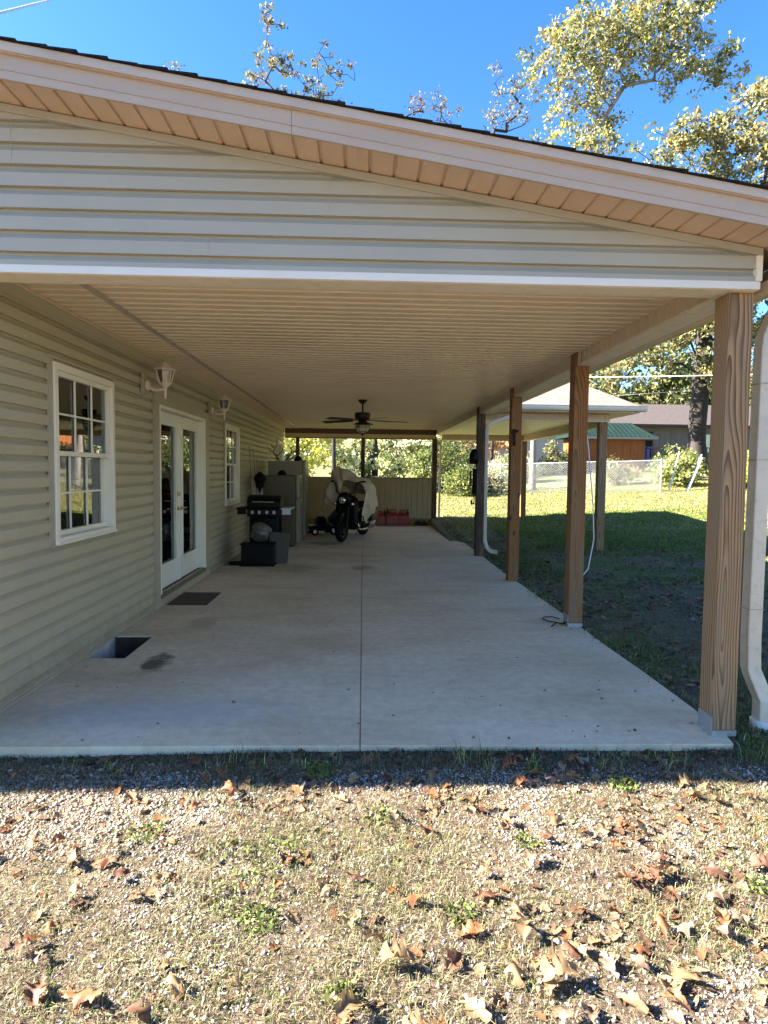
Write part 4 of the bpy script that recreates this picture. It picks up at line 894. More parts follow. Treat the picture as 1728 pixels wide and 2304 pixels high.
def leaves(name,C,size,r,tint,root,m=None,flat=0.0,upward=0.):
    n=len(C); a=r.normal(size=(n,3)); a[:,2]-=.3; a/=np.linalg.norm(a,axis=1)[:,None]; b=r.normal(size=(n,3)); b=np.cross(a,b); b/=np.linalg.norm(b,axis=1)[:,None]
    s=size*(.6+.8*r.random((n,1))); nrm=np.cross(a,b)
    tip=C+a*s; base=C-a*s*.9; l=C+b*s*.55+nrm*s*.18+a*s*.1; rr=C-b*s*.55+nrm*s*.18+a*s*.1
    V=np.stack([base,rr,tip,l],1).reshape(-1,3); Fq=np.arange(n*4).reshape(-1,4)
    return npmesh(name,V,Fq,m or M['leaf'],root,tint=tint)
OLIVE=[(.13,.15,.06),(.19,.20,.09),(.26,.24,.10),(.085,.11,.04),(.31,.27,.14),(.23,.25,.15)]
GOLD=[(.36,.27,.09),(.30,.23,.08),(.22,.2,.07),(.40,.31,.15),(.16,.15,.05)]
PINK=[(.22,.16,.09),(.20,.15,.07),(.24,.19,.07),(.14,.13,.045),(.20,.12,.085)]
GREEN=[(.06,.09,.025),(.10,.14,.035),(.16,.19,.05),(.22,.24,.08)]
LIME=[(.55,.57,.10),(.72,.68,.15),(.45,.50,.09),(.75,.70,.24),(.72,.72,.40)]
PALE=[(.60,.64,.34),(.72,.72,.46),(.42,.47,.18),(.16,.20,.07),(.76,.75,.52)]
def gp(x,y,dz=-.1): return (x,y,float(gz(x,y))+dz)
X1=1.0
tree('oak_tree','tall oak with olive and yellow leaves and a forking pale trunk rising above the roof','tree',
 [gp(7.0,24.6),(7.05,24.8,6),(7.6,25,11),(8.85,25,14.4),(9.7,25,16.0),(10.5,25,17.3)],.12,
 [((9.2,25,19.5),1.5),((10.9,25,20.7),1.8),((12.6,25,20.2),1.7),((8.1,25,18.4),1.9),((10.6,25,18.6),1.4),((14.2,25,17.9),1.3),((12.4,24.6,17.6),1.1),((8.6,25.2,16.6),1.6),((13.6,25,20.9),1.2),((7.9,25,14.9),1.2),((9.4,24.5,14.6),.9),((9.9,25.5,16.2),.8),((7.8,24.6,12.6),1.3),((11.6,25,19.2),1.6),((9.6,25,17.6),1.3),((13.0,25,18.8),1.2),((7.7,24.6,3.9),.55)],620,22,.090,OLIVE+[(.38,.32,.10),(.33,.33,.09),(.36,.35,.12)],M['bark'],3,spread=.40,rtip=.009,pexp=.40)
tree('oak_tree','broad dark-trunked oak with golden leaves standing before the neighbouring house','tree',
 [gp(16.6,29.5),(16.6,29.5,4),(16.8,29.5,8),(16.4,29.2,12),(16.3,29,15)],.42,
 [((13.7,28,16.3),1.3),((15.3,28,17.0),1.5),((12.7,28,14.3),1.2),((17.6,28,17.6),1.8),((19.6,28,18.6),2.0),((16.6,28,15.4),1.8),((19.6,28,15.4),2.2),((14.6,28.5,14.2),1.7),((12.2,28,12.6),.9),((16.6,28,12.4),2.3),((19.5,28,11.5),2.3),((15.5,28,9.3),2.1),((18.5,28,8.2),2.0),((13.2,28.5,7.6),1.8),((16.5,27.6,6.7),1.6),((12.2,29,6.2),1.4),((20,28,5.9),1.4),((14.5,29,10.6),1.6),((21.8,28,13),2.4)],760,34,.112,OLIVE+GOLD[:3]+OLIVE,M['darkbark'],7,spread=.52)
tree('slender_tree','slender half-bare tree with pinkish leaves showing above the roof at the upper left','tree',
 [gp(-1.3,27.2),(-1.35,27.4,5),(-2.2,29,11),(-3.1,30,15.5),(-3.6,31,17.5)],.11,
 [((-4.9,31.5,22.0),1.2),((-4.6,31.5,19.8),1.2),((-2.9,31.5,21.2),1.2),((-2.2,31.5,19.9),1.2),((-1.0,31.5,19.2),.9),((-5.6,31.5,20.9),.7),((-3.6,31.5,18.9),1.1),((-1.3,31.5,21.5),.8),((-4.9,31.5,23.9),.8),((-2.3,31.5,22.6),.7),((-3.9,31.5,17.8),.9),((-2.2,31.5,17.6),1.0),((-.6,31.5,18.0),.8)],230,18,.088,PINK+OLIVE[:2],M['darkbark'],12,spread=.28,gapdead=.2,rtip=.013,pexp=.3)
tree('slender_tree','small sparse tree top peeking above the roof left of the slender pink-leaved tree','tree',
 [gp(-8.2,28),(-8.2,28,8),(-8.1,28,15.5)],.09,[((-8.5,28,19.0),.6),((-8.2,28,18.0),.9),((-6.9,28,17.4),.7),((-8.0,28,16.2),1.2)],60,14,.08,PINK,M['darkbark'],14,spread=.34,gapdead=.15)
tree('slender_tree','thin bare-branched tree immediately left of the tall oak','tree',
 [gp(6.4,30),(6.6,30,8),(6.8,30,15)],.09,[((6.7,30,20.0),1.0),((7.3,30,20.2),.9),((6.4,30,18.6),.9),((7.6,30,18.9),.9),((6.9,30,16.8),1.3),((6.3,30,21.0),.4)],150,8,.078,[(.26,.24,.15),(.2,.2,.09),(.27,.22,.15)],M['darkbark'],15,spread=.32,gapdead=.35,rtip=.012,pexp=.3)
tree('slender_tree','faint twiggy tree tops showing above the middle of the roof line','tree',
 [gp(3.4,31),(3.4,31,9),(3.3,31,15.5)],.09,[((2.6,31,19.9),.8),((3.7,31,19.8),.8),((2.0,31,18.9),.8),((4.1,31,19.2),.7),((3.2,31,17.4),1.2)],110,8,.07,PINK,M['darkbark'],16,spread=.30,gapdead=.25,rtip=.012,pexp=.3)
# bushy growth seen under the roof
def bush(name,label,c,rad,n,lpc,size,cols,seed,group=None,bark=None,zs=.9):
    x,y=c; z=float(gz(x,y))
    lob=[((x,y,z+rad*.8*zs),rad,[1,.8,zs]),((x-.5*rad,y,z+.5*rad),rad*.6),((x+.5*rad,y,z+.6*rad),rad*.6)]
    return tree(name,label,'tree' if 'tree' in name else 'shrub',[(x,y,z-.1),(x+.05,y,z+rad*.5),(x,y,z+rad*.9)],.05*rad,lob,n,lpc,size,cols,bark or M['darkbark'],seed,group,spread=.42*max(1,rad*.4))
bush('yellow_tree','bright yellow-green tree seen left of the slender trunk over the back screen',(-4.6,31),3.4,120,80,.10,LIME,21)
bush('yellow_tree','pale yellow tree farther left behind the patio roof',(-9.5,33),3.6,60,70,.12,LIME,22)
bush('leafy_tree','pale silvery-green tree seen right of the slender trunk over the back screen',(.6,31),3.2,120,80,.10,PALE,23)
bush('leafy_tree','whitish-green tree in the middle of the back opening',(3.2,33),3.3,120,80,.10,PALE,24)
bush('evergreen_shrub','dark green shrub at the right end of the back opening',(3.35,25.5),1.35,70,90,.055,GREEN,25,zs=1.15)
bush('evergreen_shrub','low dark green shrub just beyond the back corner of the slab',(4.0,23.8),.75,50,80,.045,GREEN+[(.3,.34,.12)],26)
bush('grey_shrub','twiggy grey shrub growing through the chain link fence at its left end',(5.2,24.6),.7,60,26,.045,[(.25,.22,.18),(.33,.30,.2),(.16,.17,.08)],27)
bush('grey_shrub','pale leafy shrub in front of the white garage',(7.2,28.5),1.1,70,50,.06,PALE+[(.5,.45,.3)],28)
bush('grey_shrub','straggly shrub behind the fence below the orange shed',(10.4,24.2),.75,50,40,.05,[(.28,.24,.12),(.16,.17,.06),(.4,.33,.16)],29)
bush('green_shrub','leafy shrub growing between the leaning fence posts',(12.0,22.6),.85,70,55,.06,[(.20,.24,.07),(.34,.36,.12),(.45,.45,.2),(.1,.13,.04)],30)
bush('green_shrub','pale green shrub at the right edge beyond the nearest post',(14.0,21.5),.85,60,60,.06,LIME,31)
bush('green_shrub','dark leafy shrub under the golden oak by the deck rail',(13.7,26.0),.9,60,50,.07,GREEN+[(.4,.4,.15)],32)
bush('leafy_tree','small leafy tree added to keep the orange shed side out of the window reflections',(10.5,31.2),1.1,60,60,.08,OLIVE,39)  # added to hide the sunlit shed side from the window reflections
bush('evergreen_shrub','broad dark shrub against the yard edge beyond the nearest post',(17.5,23.5),1.3,70,60,.07,GREEN+OLIVE[:2],33)
bush('orange_tree','small tree with pale orange autumn leaves left of the white garage',(6.3,36),2.6,90,60,.10,[(.60,.36,.20),(.62,.42,.26),(.5,.33,.16),(.42,.34,.12)],34)
bush('leafy_tree','golden leafy tree filling the background right of the nearest post',(20.5,24.5),3.6,130,60,.13,GOLD+OLIVE,35,zs=1.1)
bush('leafy_tree','tall olive tree behind the neighbouring house',(24,48),7,170,60,.22,OLIVE+GREEN,36,zs=1.1)
bush('leafy_tree','dense green tree behind the orange shed and the white garage',(13.5,47),5.6,170,60,.2,OLIVE+GREEN,37,zs=1.05)
bush('leafy_tree','yellowing tree behind the white garage',(7.5,48),4.5,110,60,.18,GOLD+LIME,38)
# far woods
r=np.random.default_rng(77); n=46000; ang=r.uniform(-1.1,1.25,n); dist=r.uniform(58,84,n); hgt=(r.random(n)**.8)*(6+5*vn(ang*6,dist*0,2.0)); x=np.sin(ang)*dist; y=np.cos(ang)*dist
C=np.stack([x,y,gz(x,y)+hgt],1); pal=np.array(OLIVE+GREEN+LIME[:2]+GOLD[:2]); tint=pal[(vn(x,y,.4)*len(pal)*.999).astype(int)]*(.7+.6*r.random((n,1)))
tag(leaves('distant_woods',C,.42,r,tint,None),kind='stuff',label='distant autumn woods beyond the yards',cat='woods')
# neighbours on the right that fill window reflections and side views
for i,(x,y,rd,c,l) in enumerate(((19.0,13.5,4.6,OLIVE,'large olive tree on the right side of the yard'),(18.5,6,4.6,GOLD+OLIVE,'large golden tree to the right of the slab'),(18.0,-2,4.4,OLIVE,'large olive tree to the right, level with the viewpoint'),(22,-10,4.4,LIME,'yellow-green tree to the right behind the viewpoint'))):
    bush('leafy_tree',l,(x,y),rd,120,85,.20,c,50+i,zs=1.25)
# ------------------------------------------------------------ chain link fences
def clf(name,label,p0,p1,h,group=None,posts=(0,1),leanp=0,label_posts=None):
    e=empty(name,(p0[0],p0[1],float(gz(*p0))),0,label,'fence'); O=Vector(e.location)
    a=Vector((p0[0],p0[1],float(gz(*p0))));b=Vector((p1[0],p1[1],float(gz(*p1)))); L=(b-a).xy.length
    def P(u,z): q=a.lerp(b,u/L); q.z=float(gz(q.x,q.y)); return (q.x-O.x,q.y-O.y,q.z+z-O.z)
    s=MB(); st=.095; k=-int(h/st)-1
    while k*st<L:
        for sg in (1,-1):
            u0=k*st if sg==1 else k*st+h; z0=.03; u1=u0+sg*h; z1=h-.02
            ua,za,ub,zb=u0,z0,u1,z1
            def clipu(ua,za,ub,zb):
                if min(ua,ub)>=L or max(ua,ub)<=0: return None
                r=[]
                for (u,z,uo,zo) in((ua,za,ub,zb),(ub,zb,ua,za)):
                    if u<0: t=(0-u)/(uo-u); u,z=0,z+(zo-z)*t
                    elif u>L: t=(L-u)/(uo-u); u,z=L,z+(zo-z)*t
                    r.append((u,z))
                return r
            c=clipu(ua,za,ub,zb)
            if c: s.tube([P(*c[0]),P(*c[1])],.0065 if sg==1 else .0030,3,cap=False)
        k+=1
    s.build('mesh',M['steel'],e)
    s=MB(); s.tube([P(u,h) for u in np.linspace(0,L,8)],.017,6); s.build('top_rail',M['steel'],e)
    for u in posts:
        s=MB(); s.tube([P(u*L,-.05),P(u*L,h+.03)],.028,8); s.lathe([(.03,0),(.03,.02),(.01,.04)],Vector(P(u*L,h+.03)),8); s.build('fence_post',M['steel'],e)
    return e
clf('chain_link_fence','long galvanised chain link fence across the back of the sunny yard',(2.8,26.2),(10.58,21.0),1.17,posts=(.02,.36,.70,1))
clf('chain_link_fence','second run of chain link fence at the far right of the yard',(15.6,19.5),(30,9),1.2,posts=(0,.2,.4,.6,.8,1))
def leanpost(p0,p1,label): 
    s=MB(); a=Vector((p0[0],p0[1],float(gz(p0[0],p0[1]))-.05)); s.tube([a,p1],.026,8); s.tube([Vector(p1),Vector(p1)+(Vector(p1)-a).normalized()*.03],[.03,.012],8); o=s.build('fence_post',M['steel']); tag(o,label,'post','leaning fence posts')
leanpost((10.86,21.0),(11.2,21,2.26),'leaning galvanised post just right of the end of the long fence')
leanpost((11.5,21.0),(12.02,21.0,2.2),'left one of a close pair of leaning fence posts'); leanpost((11.62,21.1),(12.1,21.1,2.1),'right one of a close pair of leaning fence posts')
# ------------------------------------------------------------ neighbouring buildings
def wallgrooves(mb,x0,x1,y,z0,z1,p=.3):
    u=x0
    while u<x1:
        e=min(u+p,x1); mb.box(u,e-.02,y-.012,y,z0,z1); u+=p
b=empty('garage',(11.4,38,1.5),0,'white metal garage behind the trees with a shaded upper wall','garage'); bo=Vector(b.location)
def bp(mb,name,m,par,off):
    o=mb.build(name,m,par); o.matrix_parent_inverse=Matrix.Translation(-off); return o
s=MB(); s.box(7.9,15.5,38,45,1.0,4.6); wallgrooves(s,7.9,15.5,37.999,1.0,4.6,.45); bp(s,'wall',mat('white_metal_siding',(.50,.50,.53),.5,.05,1),b,bo)
s=MB(); s.add([(7.5,36.9,4.35),(16,36.9,4.35),(16,41.5,5.6),(7.5,41.5,5.6),(7.5,46,4.35),(16,46,4.35),(7.5,36.9,4.25),(16,36.9,4.25),(7.5,46,4.25),(16,46,4.25)],[(0,1,2,3),(3,2,5,4),(0,6,7,1),(6,8,9,7),(1,7,9,5,2),(0,3,4,8,6)]); bp(s,'roof',M['fridge'],b,bo)
b=empty('shed',(13.6,32.6,1.6),0,'orange wooden shed with a dark green metal roof','shed'); bo=Vector(b.location)
om=mat('orange_stained_wood',(.25,.075,.018),.7,.2,4,stretch=(3,1,.3)); s=MB(); s.box(11.6,15.15,32,34.6,1.2,3.42); wallgrooves(s,11.6,15.15,31.999,1.2,3.42,.4); bp(s,'wall',om,b,bo)
s=MB(); s.box(11.57,11.66,31.97,31.985,1.2,3.42); s.box(15.08,15.17,31.97,31.985,1.2,3.42); bp(s,'corner_trim',mat('shed_trim',(.2,.08,.03),.7,.1,3),b,bo)
gm=mat('green_metal_roof',(.006,.018,.017),.7,.2,3,dirt_or_dapple=(.035,.07,.06),spec=.15); s=MB(); s.add([(11.2,31.6,3.46),(15.68,31.6,3.46),(14.95,33.3,4.32),(11.2,33.3,4.32),(11.2,35,3.46),(15.68,35,3.46)],[(0,1,2,3),(3,2,5,4),(1,5,2),(0,3,4)])  # lighter blotches paint sun dapples between tree shade onto the metal
for k in range(18): 
    x=11.25+k*.245
    xe=min(x,14.95) if True else x
    s.obox(((x+min(x,14.9))/2,32.45,3.905),(.014,0,0),((min(x,14.9)-x)/2,.84,.43),(0,-.01,.02))
bp(s,'roof',gm,b,bo)
s=MB(); s.box(11.2,15.68,31.57,31.598,3.34,3.455); s.box(15.681,15.70,31.57,35,3.34,3.455); bp(s,'fascia',mat('grey_fascia',(.30,.29,.27),.6,.1,3),b,bo)
b=empty('neighbour_house',(21,38,1.9),0,'low grey neighbouring house with a dark shingled roof dappled by painted tree shade','house'); bo=Vector(b.location)
s=MB(); s.box(15.6,29,37,46,1.4,4.5); wallgrooves(s,18.1,29,36.999,1.4,4.5,.35); bp(s,'wall',mat('grey_painted_wall',(.12,.127,.125),.7,.1,2),b,bo)
s=MB(); s.add([(14.4,36,4.52),(30,36,4.52),(28,41.5,6.35),(17.2,41.5,6.35),(14.4,47,4.52),(30,47,4.52),(14.4,36,4.40),(30,36,4.40),(14.4,47,4.40),(30,47,4.40)],[(0,1,2,3),(3,2,5,4),(1,5,2),(0,3,4),(0,6,7,1),(6,8,9,7),(1,7,9,5),(0,4,8,6)]); bp(s,'roof',mat('neighbour_shingle',(.045,.036,.036),.9,.3,5,bs=.5,bscale=30,stretch=(1,1,4),dirt_or_dapple=(.16,.13,.12)),b,bo)  # lighter blotches are tree-shade dapples put into the shingle colour
s=MB(); s.box(17.2,18.0,36.95,36.985,1.5,4.1); bp(s,'door',M['black'],b,bo)
s=MB(); s.box(21.0,22.2,36.95,36.985,2.9,4.0); w_=bp(s,'window',M['glass'],b,bo)
e=empty('deck_railing',(17.5,34.3,1.9),0,'dark wooden deck railing in front of the neighbouring house','railing'); bo=Vector(e.location)
s=MB(); s.box(15.6,21,34.25,34.33,3.02,3.08); s.box(15.6,21,34.26,34.32,2.42,2.46); bp(s,'rail',M['oldwood'],e,bo)
s=MB()
for k in range(38): s.box(15.65+k*.142,15.69+k*.142,34.27,34.31,2.461,3.019)
bp(s,'balusters',M['oldwood'],e,bo)
s=MB(); s.box(15.5,21.1,34.2,37,2.25,2.40)
for x in (15.6,17.4,19.2,21): s.box(x-.05,x+.05,34.22,34.32,1.4,2.25)
bp(s,'deck',M['oldwood'],e,bo)
s=MB(); s.lathe([(.30,0),(.33,.1),(.36,.85),(.40,.88),(.38,.94),(.1,1.0)],(15.75,33.4,2.05),16); o=s.build('trash_barrel',mat('blue_plastic',(.02,.03,.28),.4,.1,4)); tag(o,'dark blue barrel between the orange shed and the deck railing','barrel')
# distant red-brown shed roof between posts
b=empty('shed',(5.2,44,1.8),0,'far small building with a reddish roof and white window beyond the dark shrub','shed'); bo=Vector(b.location)
s=MB(); s.box(3.6,7.2,44,48,1.4,4.2); bp(s,'wall',M['fridge'],b,bo)
s=MB(); s.add([(3.3,43.5,3.9),(7.6,43.5,3.9),(7.6,46,5.2),(3.3,46,5.2),(3.3,48.5,3.9),(7.6,48.5,3.9)],[(0,1,2,3),(3,2,5,4),(0,3,4),(1,5,2)]); bp(s,'roof',mat('red_brown_roof',(.20,.12,.12),.8,.2,3),b,bo)
# ------------------------------------------------------------ ground cover: foreground
XF0,XF1,YF0,YF1=-3.2,4.2,.7,3.20
def gmask(x,y):   # gravel amount
    g=fbm(x,y,2.2,11); a=sst(.50,.66,g)*.75; a=np.maximum(a,sst(1.25,.9,np.hypot((x-1.45)/.55,(y-1.45)/.36))); a=np.maximum(a,sst(1.1,.7,np.hypot((x+1.3)/.9,(y-2.75)/.35))*.9); a=np.maximum(a,sst(1.1,.7,np.hypot((x-1.1)/1.6,(y-2.93)/.16))*.8)
    return a*sst(3.12,3.0,y)
def stones(n,x0,x1,y0,y1,smin,smax,seed,maskf,pal,name,label):
    r=np.random.default_rng(seed); x=r.uniform(x0,x1,n*3);y=r.uniform(y0,y1,n*3); keep=r.random(n*3)<maskf(x,y); x=x[keep][:n];y=y[keep][:n]; n=len(x)
    # irregular 12-vertex rock from an icosahedron
    t=(1+5**.5)/2; I=np.array([(-1,t,0),(1,t,0),(-1,-t,0),(1,-t,0),(0,-1,t),(0,1,t),(0,-1,-t),(0,1,-t),(t,0,-1),(t,0,1),(-t,0,-1),(-t,0,1)],float); I/=np.linalg.norm(I[0])
    Fi=np.array([(0,11,5),(0,5,1),(0,1,7),(0,7,10),(0,10,11),(1,5,9),(5,11,4),(11,10,2),(10,7,6),(7,1,8),(3,9,4),(3,4,2),(3,2,6),(3,6,8),(3,8,9),(4,9,5),(2,4,11),(6,2,10),(8,6,7),(9,8,1)])
    s=smin*(smax/smin)**(r.random(n)**2.2)
    V=I[None]*(1+r.normal(size=(n,12,1))*.30); V*=(s[:,None]*r.uniform(.65,1.15,(n,3)))[:,None,:]; V[:,:,2]*=.7
    # random rotation about z and x
    a=r.uniform(0,6.28,n);c,sn=np.cos(a)[:,None],np.sin(a)[:,None]; X=V[:,:,0]*c-V[:,:,1]*sn;Y=V[:,:,0]*sn+V[:,:,1]*c
    b=r.normal(size=n)*.5;c,sn=np.cos(b)[:,None],np.sin(b)[:,None]; Z=V[:,:,2]*c+Y*sn;Y=Y*c-V[:,:,2]*sn
    V=np.stack([X+x[:,None],Y+y[:,None],Z+(gz(x,y)+s*.25)[:,None]],-1)
    Fq=(Fi[None]+(np.arange(n)*12)[:,None,None]).reshape(-1,3)
    pal=np.array(pal); tint=pal[r.integers(0,len(pal),n)]*(.75+.45*r.random((n,1))); tint=np.repeat(tint,20,axis=0)
    o=npmesh(name,V,Fq,M['stone'],None,tint=tint,tri=True); tag(o,label,'gravel',kind='stuff'); return o
GREY=[(.34,.34,.34),(.28,.28,.29),(.40,.385,.365),(.20,.20,.215),(.34,.30,.25),(.48,.465,.44),(.26,.22,.18)]
TANP=[(.34,.25,.18),(.28,.19,.135),(.37,.30,.24),(.24,.17,.12)]
stones(72000,XF0,XF1,YF0,YF1,.0026,.0085,61,lambda x,y:(.22+.78*gmask(x,y))*(.08+.92*sst(3.08,2.98,y)),GREY+[(.42,.36,.28)]*2,'gravel','grey and white gravel scattered through the thin grass before the slab')
stones(6000,XF0,-.6,2.35,3.12,.004,.013,62,lambda x,y:.9*sst(-.6,-1.6,x)+.05,TANP,'tan_gravel','pinkish tan gravel at the left in front of the slab')
stones(150,XF0,XF1,YF0,YF1,.010,.020,63,lambda x,y:.35+.6*gmask(x,y),GREY,'larger_stones','larger pale stones among the gravel')
stones(1300,2.15,7,3.1,14,.006,.018,64,lambda x,y:.2+.8*sst(.5,.62,fbm(x,y,.8,21)),TANP+[(.3,.28,.25)],'yard_stones','small stones in the shaded yard beside the slab')
def blades(n,x0,x1,y0,y1,h0,h1,w,seed,dens,pal,name,label,lean=.8,cluster=None,yexp=1.0,zfun=gz):
    r=np.random.default_rng(seed); N0=n*3
    u=r.random(N0)**yexp
    x=r.uniform(x0,x1,N0); y=y0+(y1-y0)*u
    keep=r.random(N0)<dens(x,y); x=x[keep][:n]; y=y[keep][:n]; n=len(x)
    sc=np.clip(y/3.,1,5)**.75
    z=zfun(x,y)-.004; h=r.uniform(h0,h1,n)*(.5+vn(x,y,3,9)); a=r.uniform(0,6.28,n); l=h*r.uniform(.1,lean,n)
    dx,dy=np.cos(a),np.sin(a); wx,wy=-dy*w*sc*.5,dx*w*sc*.5
    lift=np.sqrt(np.maximum(h*h-l*l*.6,(h*.12)**2))
    P0=np.stack([x-wx,y-wy,z],1);P1=np.stack([x+wx,y+wy,z],1)
    mx,my,mz=x+dx*l*.35,y+dy*l*.35,z+lift*.62
    P2=np.stack([mx+wx*.8,my+wy*.8,mz],1);P3=np.stack([mx-wx*.8,my-wy*.8,mz],1)
    kk=r.uniform(-.5,1,n)
    tx,ty,tz=x+dx*l*1.15,y+dy*l*1.15,z+lift*(.62+.3*kk)
    P4=np.stack([tx+wx*.15,ty+wy*.15,tz],1);P5=np.stack([tx-wx*.15,ty-wy*.15,tz],1)
    V=np.stack([P0,P1,P2,P3,P4,P5],1); o=(np.arange(n)*6)[:,None]
    Fq=np.concatenate([o+np.array([[0,1,2,3]]),o+np.array([[3,2,4,5]])],1).reshape(-1,4)
    pal=np.array(pal); t=pal[r.integers(0,len(pal),n)]*(.7+.5*r.random((n,1))); tint=np.repeat(t,2,axis=0)
    ob=npmesh(name,V,Fq,M['grass'],None,tint=tint); tag(ob,label,'grass',kind='stuff'); return ob
STRAW=[(.36,.315,.21),(.29,.245,.16),(.44,.395,.29),(.20,.165,.10),(.25,.26,.13),(.20,.215,.09),(.16,.115,.07),(.12,.085,.055)]
GRN=[(.10,.145,.03),(.15,.19,.05),(.19,.225,.07),(.07,.10,.025)]
blades(150000,XF0,XF1,YF0,3.2,.014,.042,.0022,71,lambda x,y:np.clip(1.15-.75*gmask(x,y),.25,1)*(.35+.65*sst(.32,.5,fbm(x,y,3.5,13))),STRAW,'dry_grass','thin dry straw-coloured grass in front of the slab',lean=1.3)
blades(62000,XF0,XF1,YF0,3.2,.014,.038,.0023,72,lambda x,y:sst(.38,.60,fbm(x,y,2.3,31))*(.3+.7*sst(3.2,2,y)+.2),GRN+STRAW[4:],'green_grass','patches of short green grass among the gravel',lean=1.0)
# tall tufts at the slab edge
r=np.random.default_rng(5); TX=np.concatenate([r.uniform(-2.6,2.2,26),[-.28,-.20,-.33,.55,.9,1.35]]); TY=np.concatenate([r.uniform(3.02,3.19,26),[3.05,3.0,3.08,3.1,3.05,3.05]])
blades(1500,-2.8,2.5,2.95,3.225,.05,.13,.0035,73,lambda x,y:np.clip(np.exp(-np.min((x[:,None]-TX)**2+(y[:,None]-TY)**2,axis=1)/.0012),0,1),[(.22,.30,.08),(.38,.40,.14),(.5,.48,.26),(.14,.2,.05)],'grass_tufts','tall grass tufts along the front edge of the slab',lean=.8)
# shaded yard and sunny lawn
patch=lambda x,y:sst(.42,.56,fbm(x,y,.7,41))
edgeok=lambda x,y:(x>2.17)|(y<3.2)
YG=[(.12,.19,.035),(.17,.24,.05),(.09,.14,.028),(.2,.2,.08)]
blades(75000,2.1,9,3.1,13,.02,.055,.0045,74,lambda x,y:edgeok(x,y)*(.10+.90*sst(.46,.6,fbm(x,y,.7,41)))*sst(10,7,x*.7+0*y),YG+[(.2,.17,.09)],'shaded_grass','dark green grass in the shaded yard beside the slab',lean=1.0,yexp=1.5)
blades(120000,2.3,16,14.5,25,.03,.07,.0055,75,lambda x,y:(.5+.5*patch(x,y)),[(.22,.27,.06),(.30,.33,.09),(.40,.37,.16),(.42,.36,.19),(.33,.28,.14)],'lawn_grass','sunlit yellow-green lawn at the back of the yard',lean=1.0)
blades(60000,3.2,13,11.2,17.8,.03,.06,.006,79,lambda x,y:sst(11.2,13,y)*(.35+.65*sst(.4,.55,fbm(x,y,.5,61))),[(.13,.23,.03),(.18,.30,.045),(.10,.17,.03),(.22,.28,.07)],'green_lawn_grass','lush green grass where the roof shadow meets the sunny lawn',lean=1.0)
blades(5200,XF0,2.3,3.14,3.235,.012,.04,.0026,76,lambda x,y:.9+0*x,[(.05,.04,.025),(.085,.07,.04),(.05,.065,.02)],'edge_grass','dark matted grass and roots along the front edge of the slab',lean=1.2)
blades(5000,2.02,2.3,3.3,16,.02,.05,.004,77,lambda x,y:.9*sst(2.0,2.2,x+.0*y),GRN+STRAW[:3],'side_grass','grass creeping over the right edge of the slab',lean=1.2,zfun=lambda x,y:np.maximum(gz(x,y),-.02))
# broad-leaf weeds
def weeds(cx,cy,n,rad,seed,zz=0):
    r=np.random.default_rng(seed); rr=rad*np.sqrt(r.random(n)); a=r.uniform(0,6.28,n); x=cx+rr*np.cos(a); y=cy+rr*np.sin(a); return np.stack([x,y,gz(x,y)+r.uniform(.005,.03,n)],1),r
CC=[];r=np.random.default_rng(9)
for i,(cx,cy,nn,rd) in enumerate(((-.42,2.12,170,.13),(-.34,1.98,120,.07),(-.33,2.36,110,.13),(-.55,2.38,60,.10),(.35,2.0,110,.06),(-1.3,1.85,80,.05),(1.3,2.85,160,.07),(.9,3.0,90,.05),(-.2,3.0,200,.09),(1.95,2.6,100,.06),(-.05,1.68,110,.05),(-.9,2.5,100,.08),(.7,2.4,80,.06),(.1,2.6,110,.08),(1.5,2.1,90,.06))): C,_=weeds(cx,cy,nn,rd,100+i); CC.append(C)
C=np.concatenate(CC); tint=np.array(GRN)[r.integers(0,4,len(C))]*(.8+.6*r.random((len(C),1)))
o=leaves('weeds',C,.010,r,tint,None,M['grass']); tag(o,'small bright green broad-leaved weeds in clumps among the gravel','weeds',kind='stuff')
# ------------------------------------------------------------ oak leaves
def leafmat(name,a,b,c):
    N=NT(name); v=coords(N,(1,1,1)); f=noise(N,v,22,4,.6); oi=N.add('ShaderNodeObjectInfo')
    col=ramp(N,f,[(.3,a),(.55,b),(.75,c)]); k=N.add('ShaderNodeHueSaturation'); mr=N.add('ShaderNodeMapRange'); N.link(oi.outputs['Random'],mr.inputs[0]); mr.inputs[3].default_value=.6; mr.inputs[4].default_value=1.25; N.link(mr.outputs[0],k.inputs['Value']); N.link(col,k.inputs['Color'])
    N.link(k.outputs[0],N.b.inputs['Base Color']); N.b.inputs['Roughness'].default_value=.6; tr=N.add('ShaderNodeBsdfTranslucent'); N.link(k.outputs[0],tr.inputs[0]); mx=N.add('ShaderNodeMixShader'); mx.inputs[0].default_value=.2
    N.link(N.b.outputs[0],mx.inputs[1]); N.link(tr.outputs[0],mx.inputs[2]); N.link(mx.outputs[0],N.n['Material Output'].inputs[0]); return N.m
LM=[leafmat('tan_leaf',(.22,.14,.07),(.29,.19,.095),(.34,.24,.135)),leafmat('orange_leaf',(.20,.075,.03),(.27,.11,.045),(.32,.17,.08)),leafmat('brown_leaf',(.085,.038,.022),(.13,.06,.034),(.19,.10,.06)),leafmat('pinkish_leaf',(.20,.125,.085),(.25,.165,.115),(.30,.21,.15))]
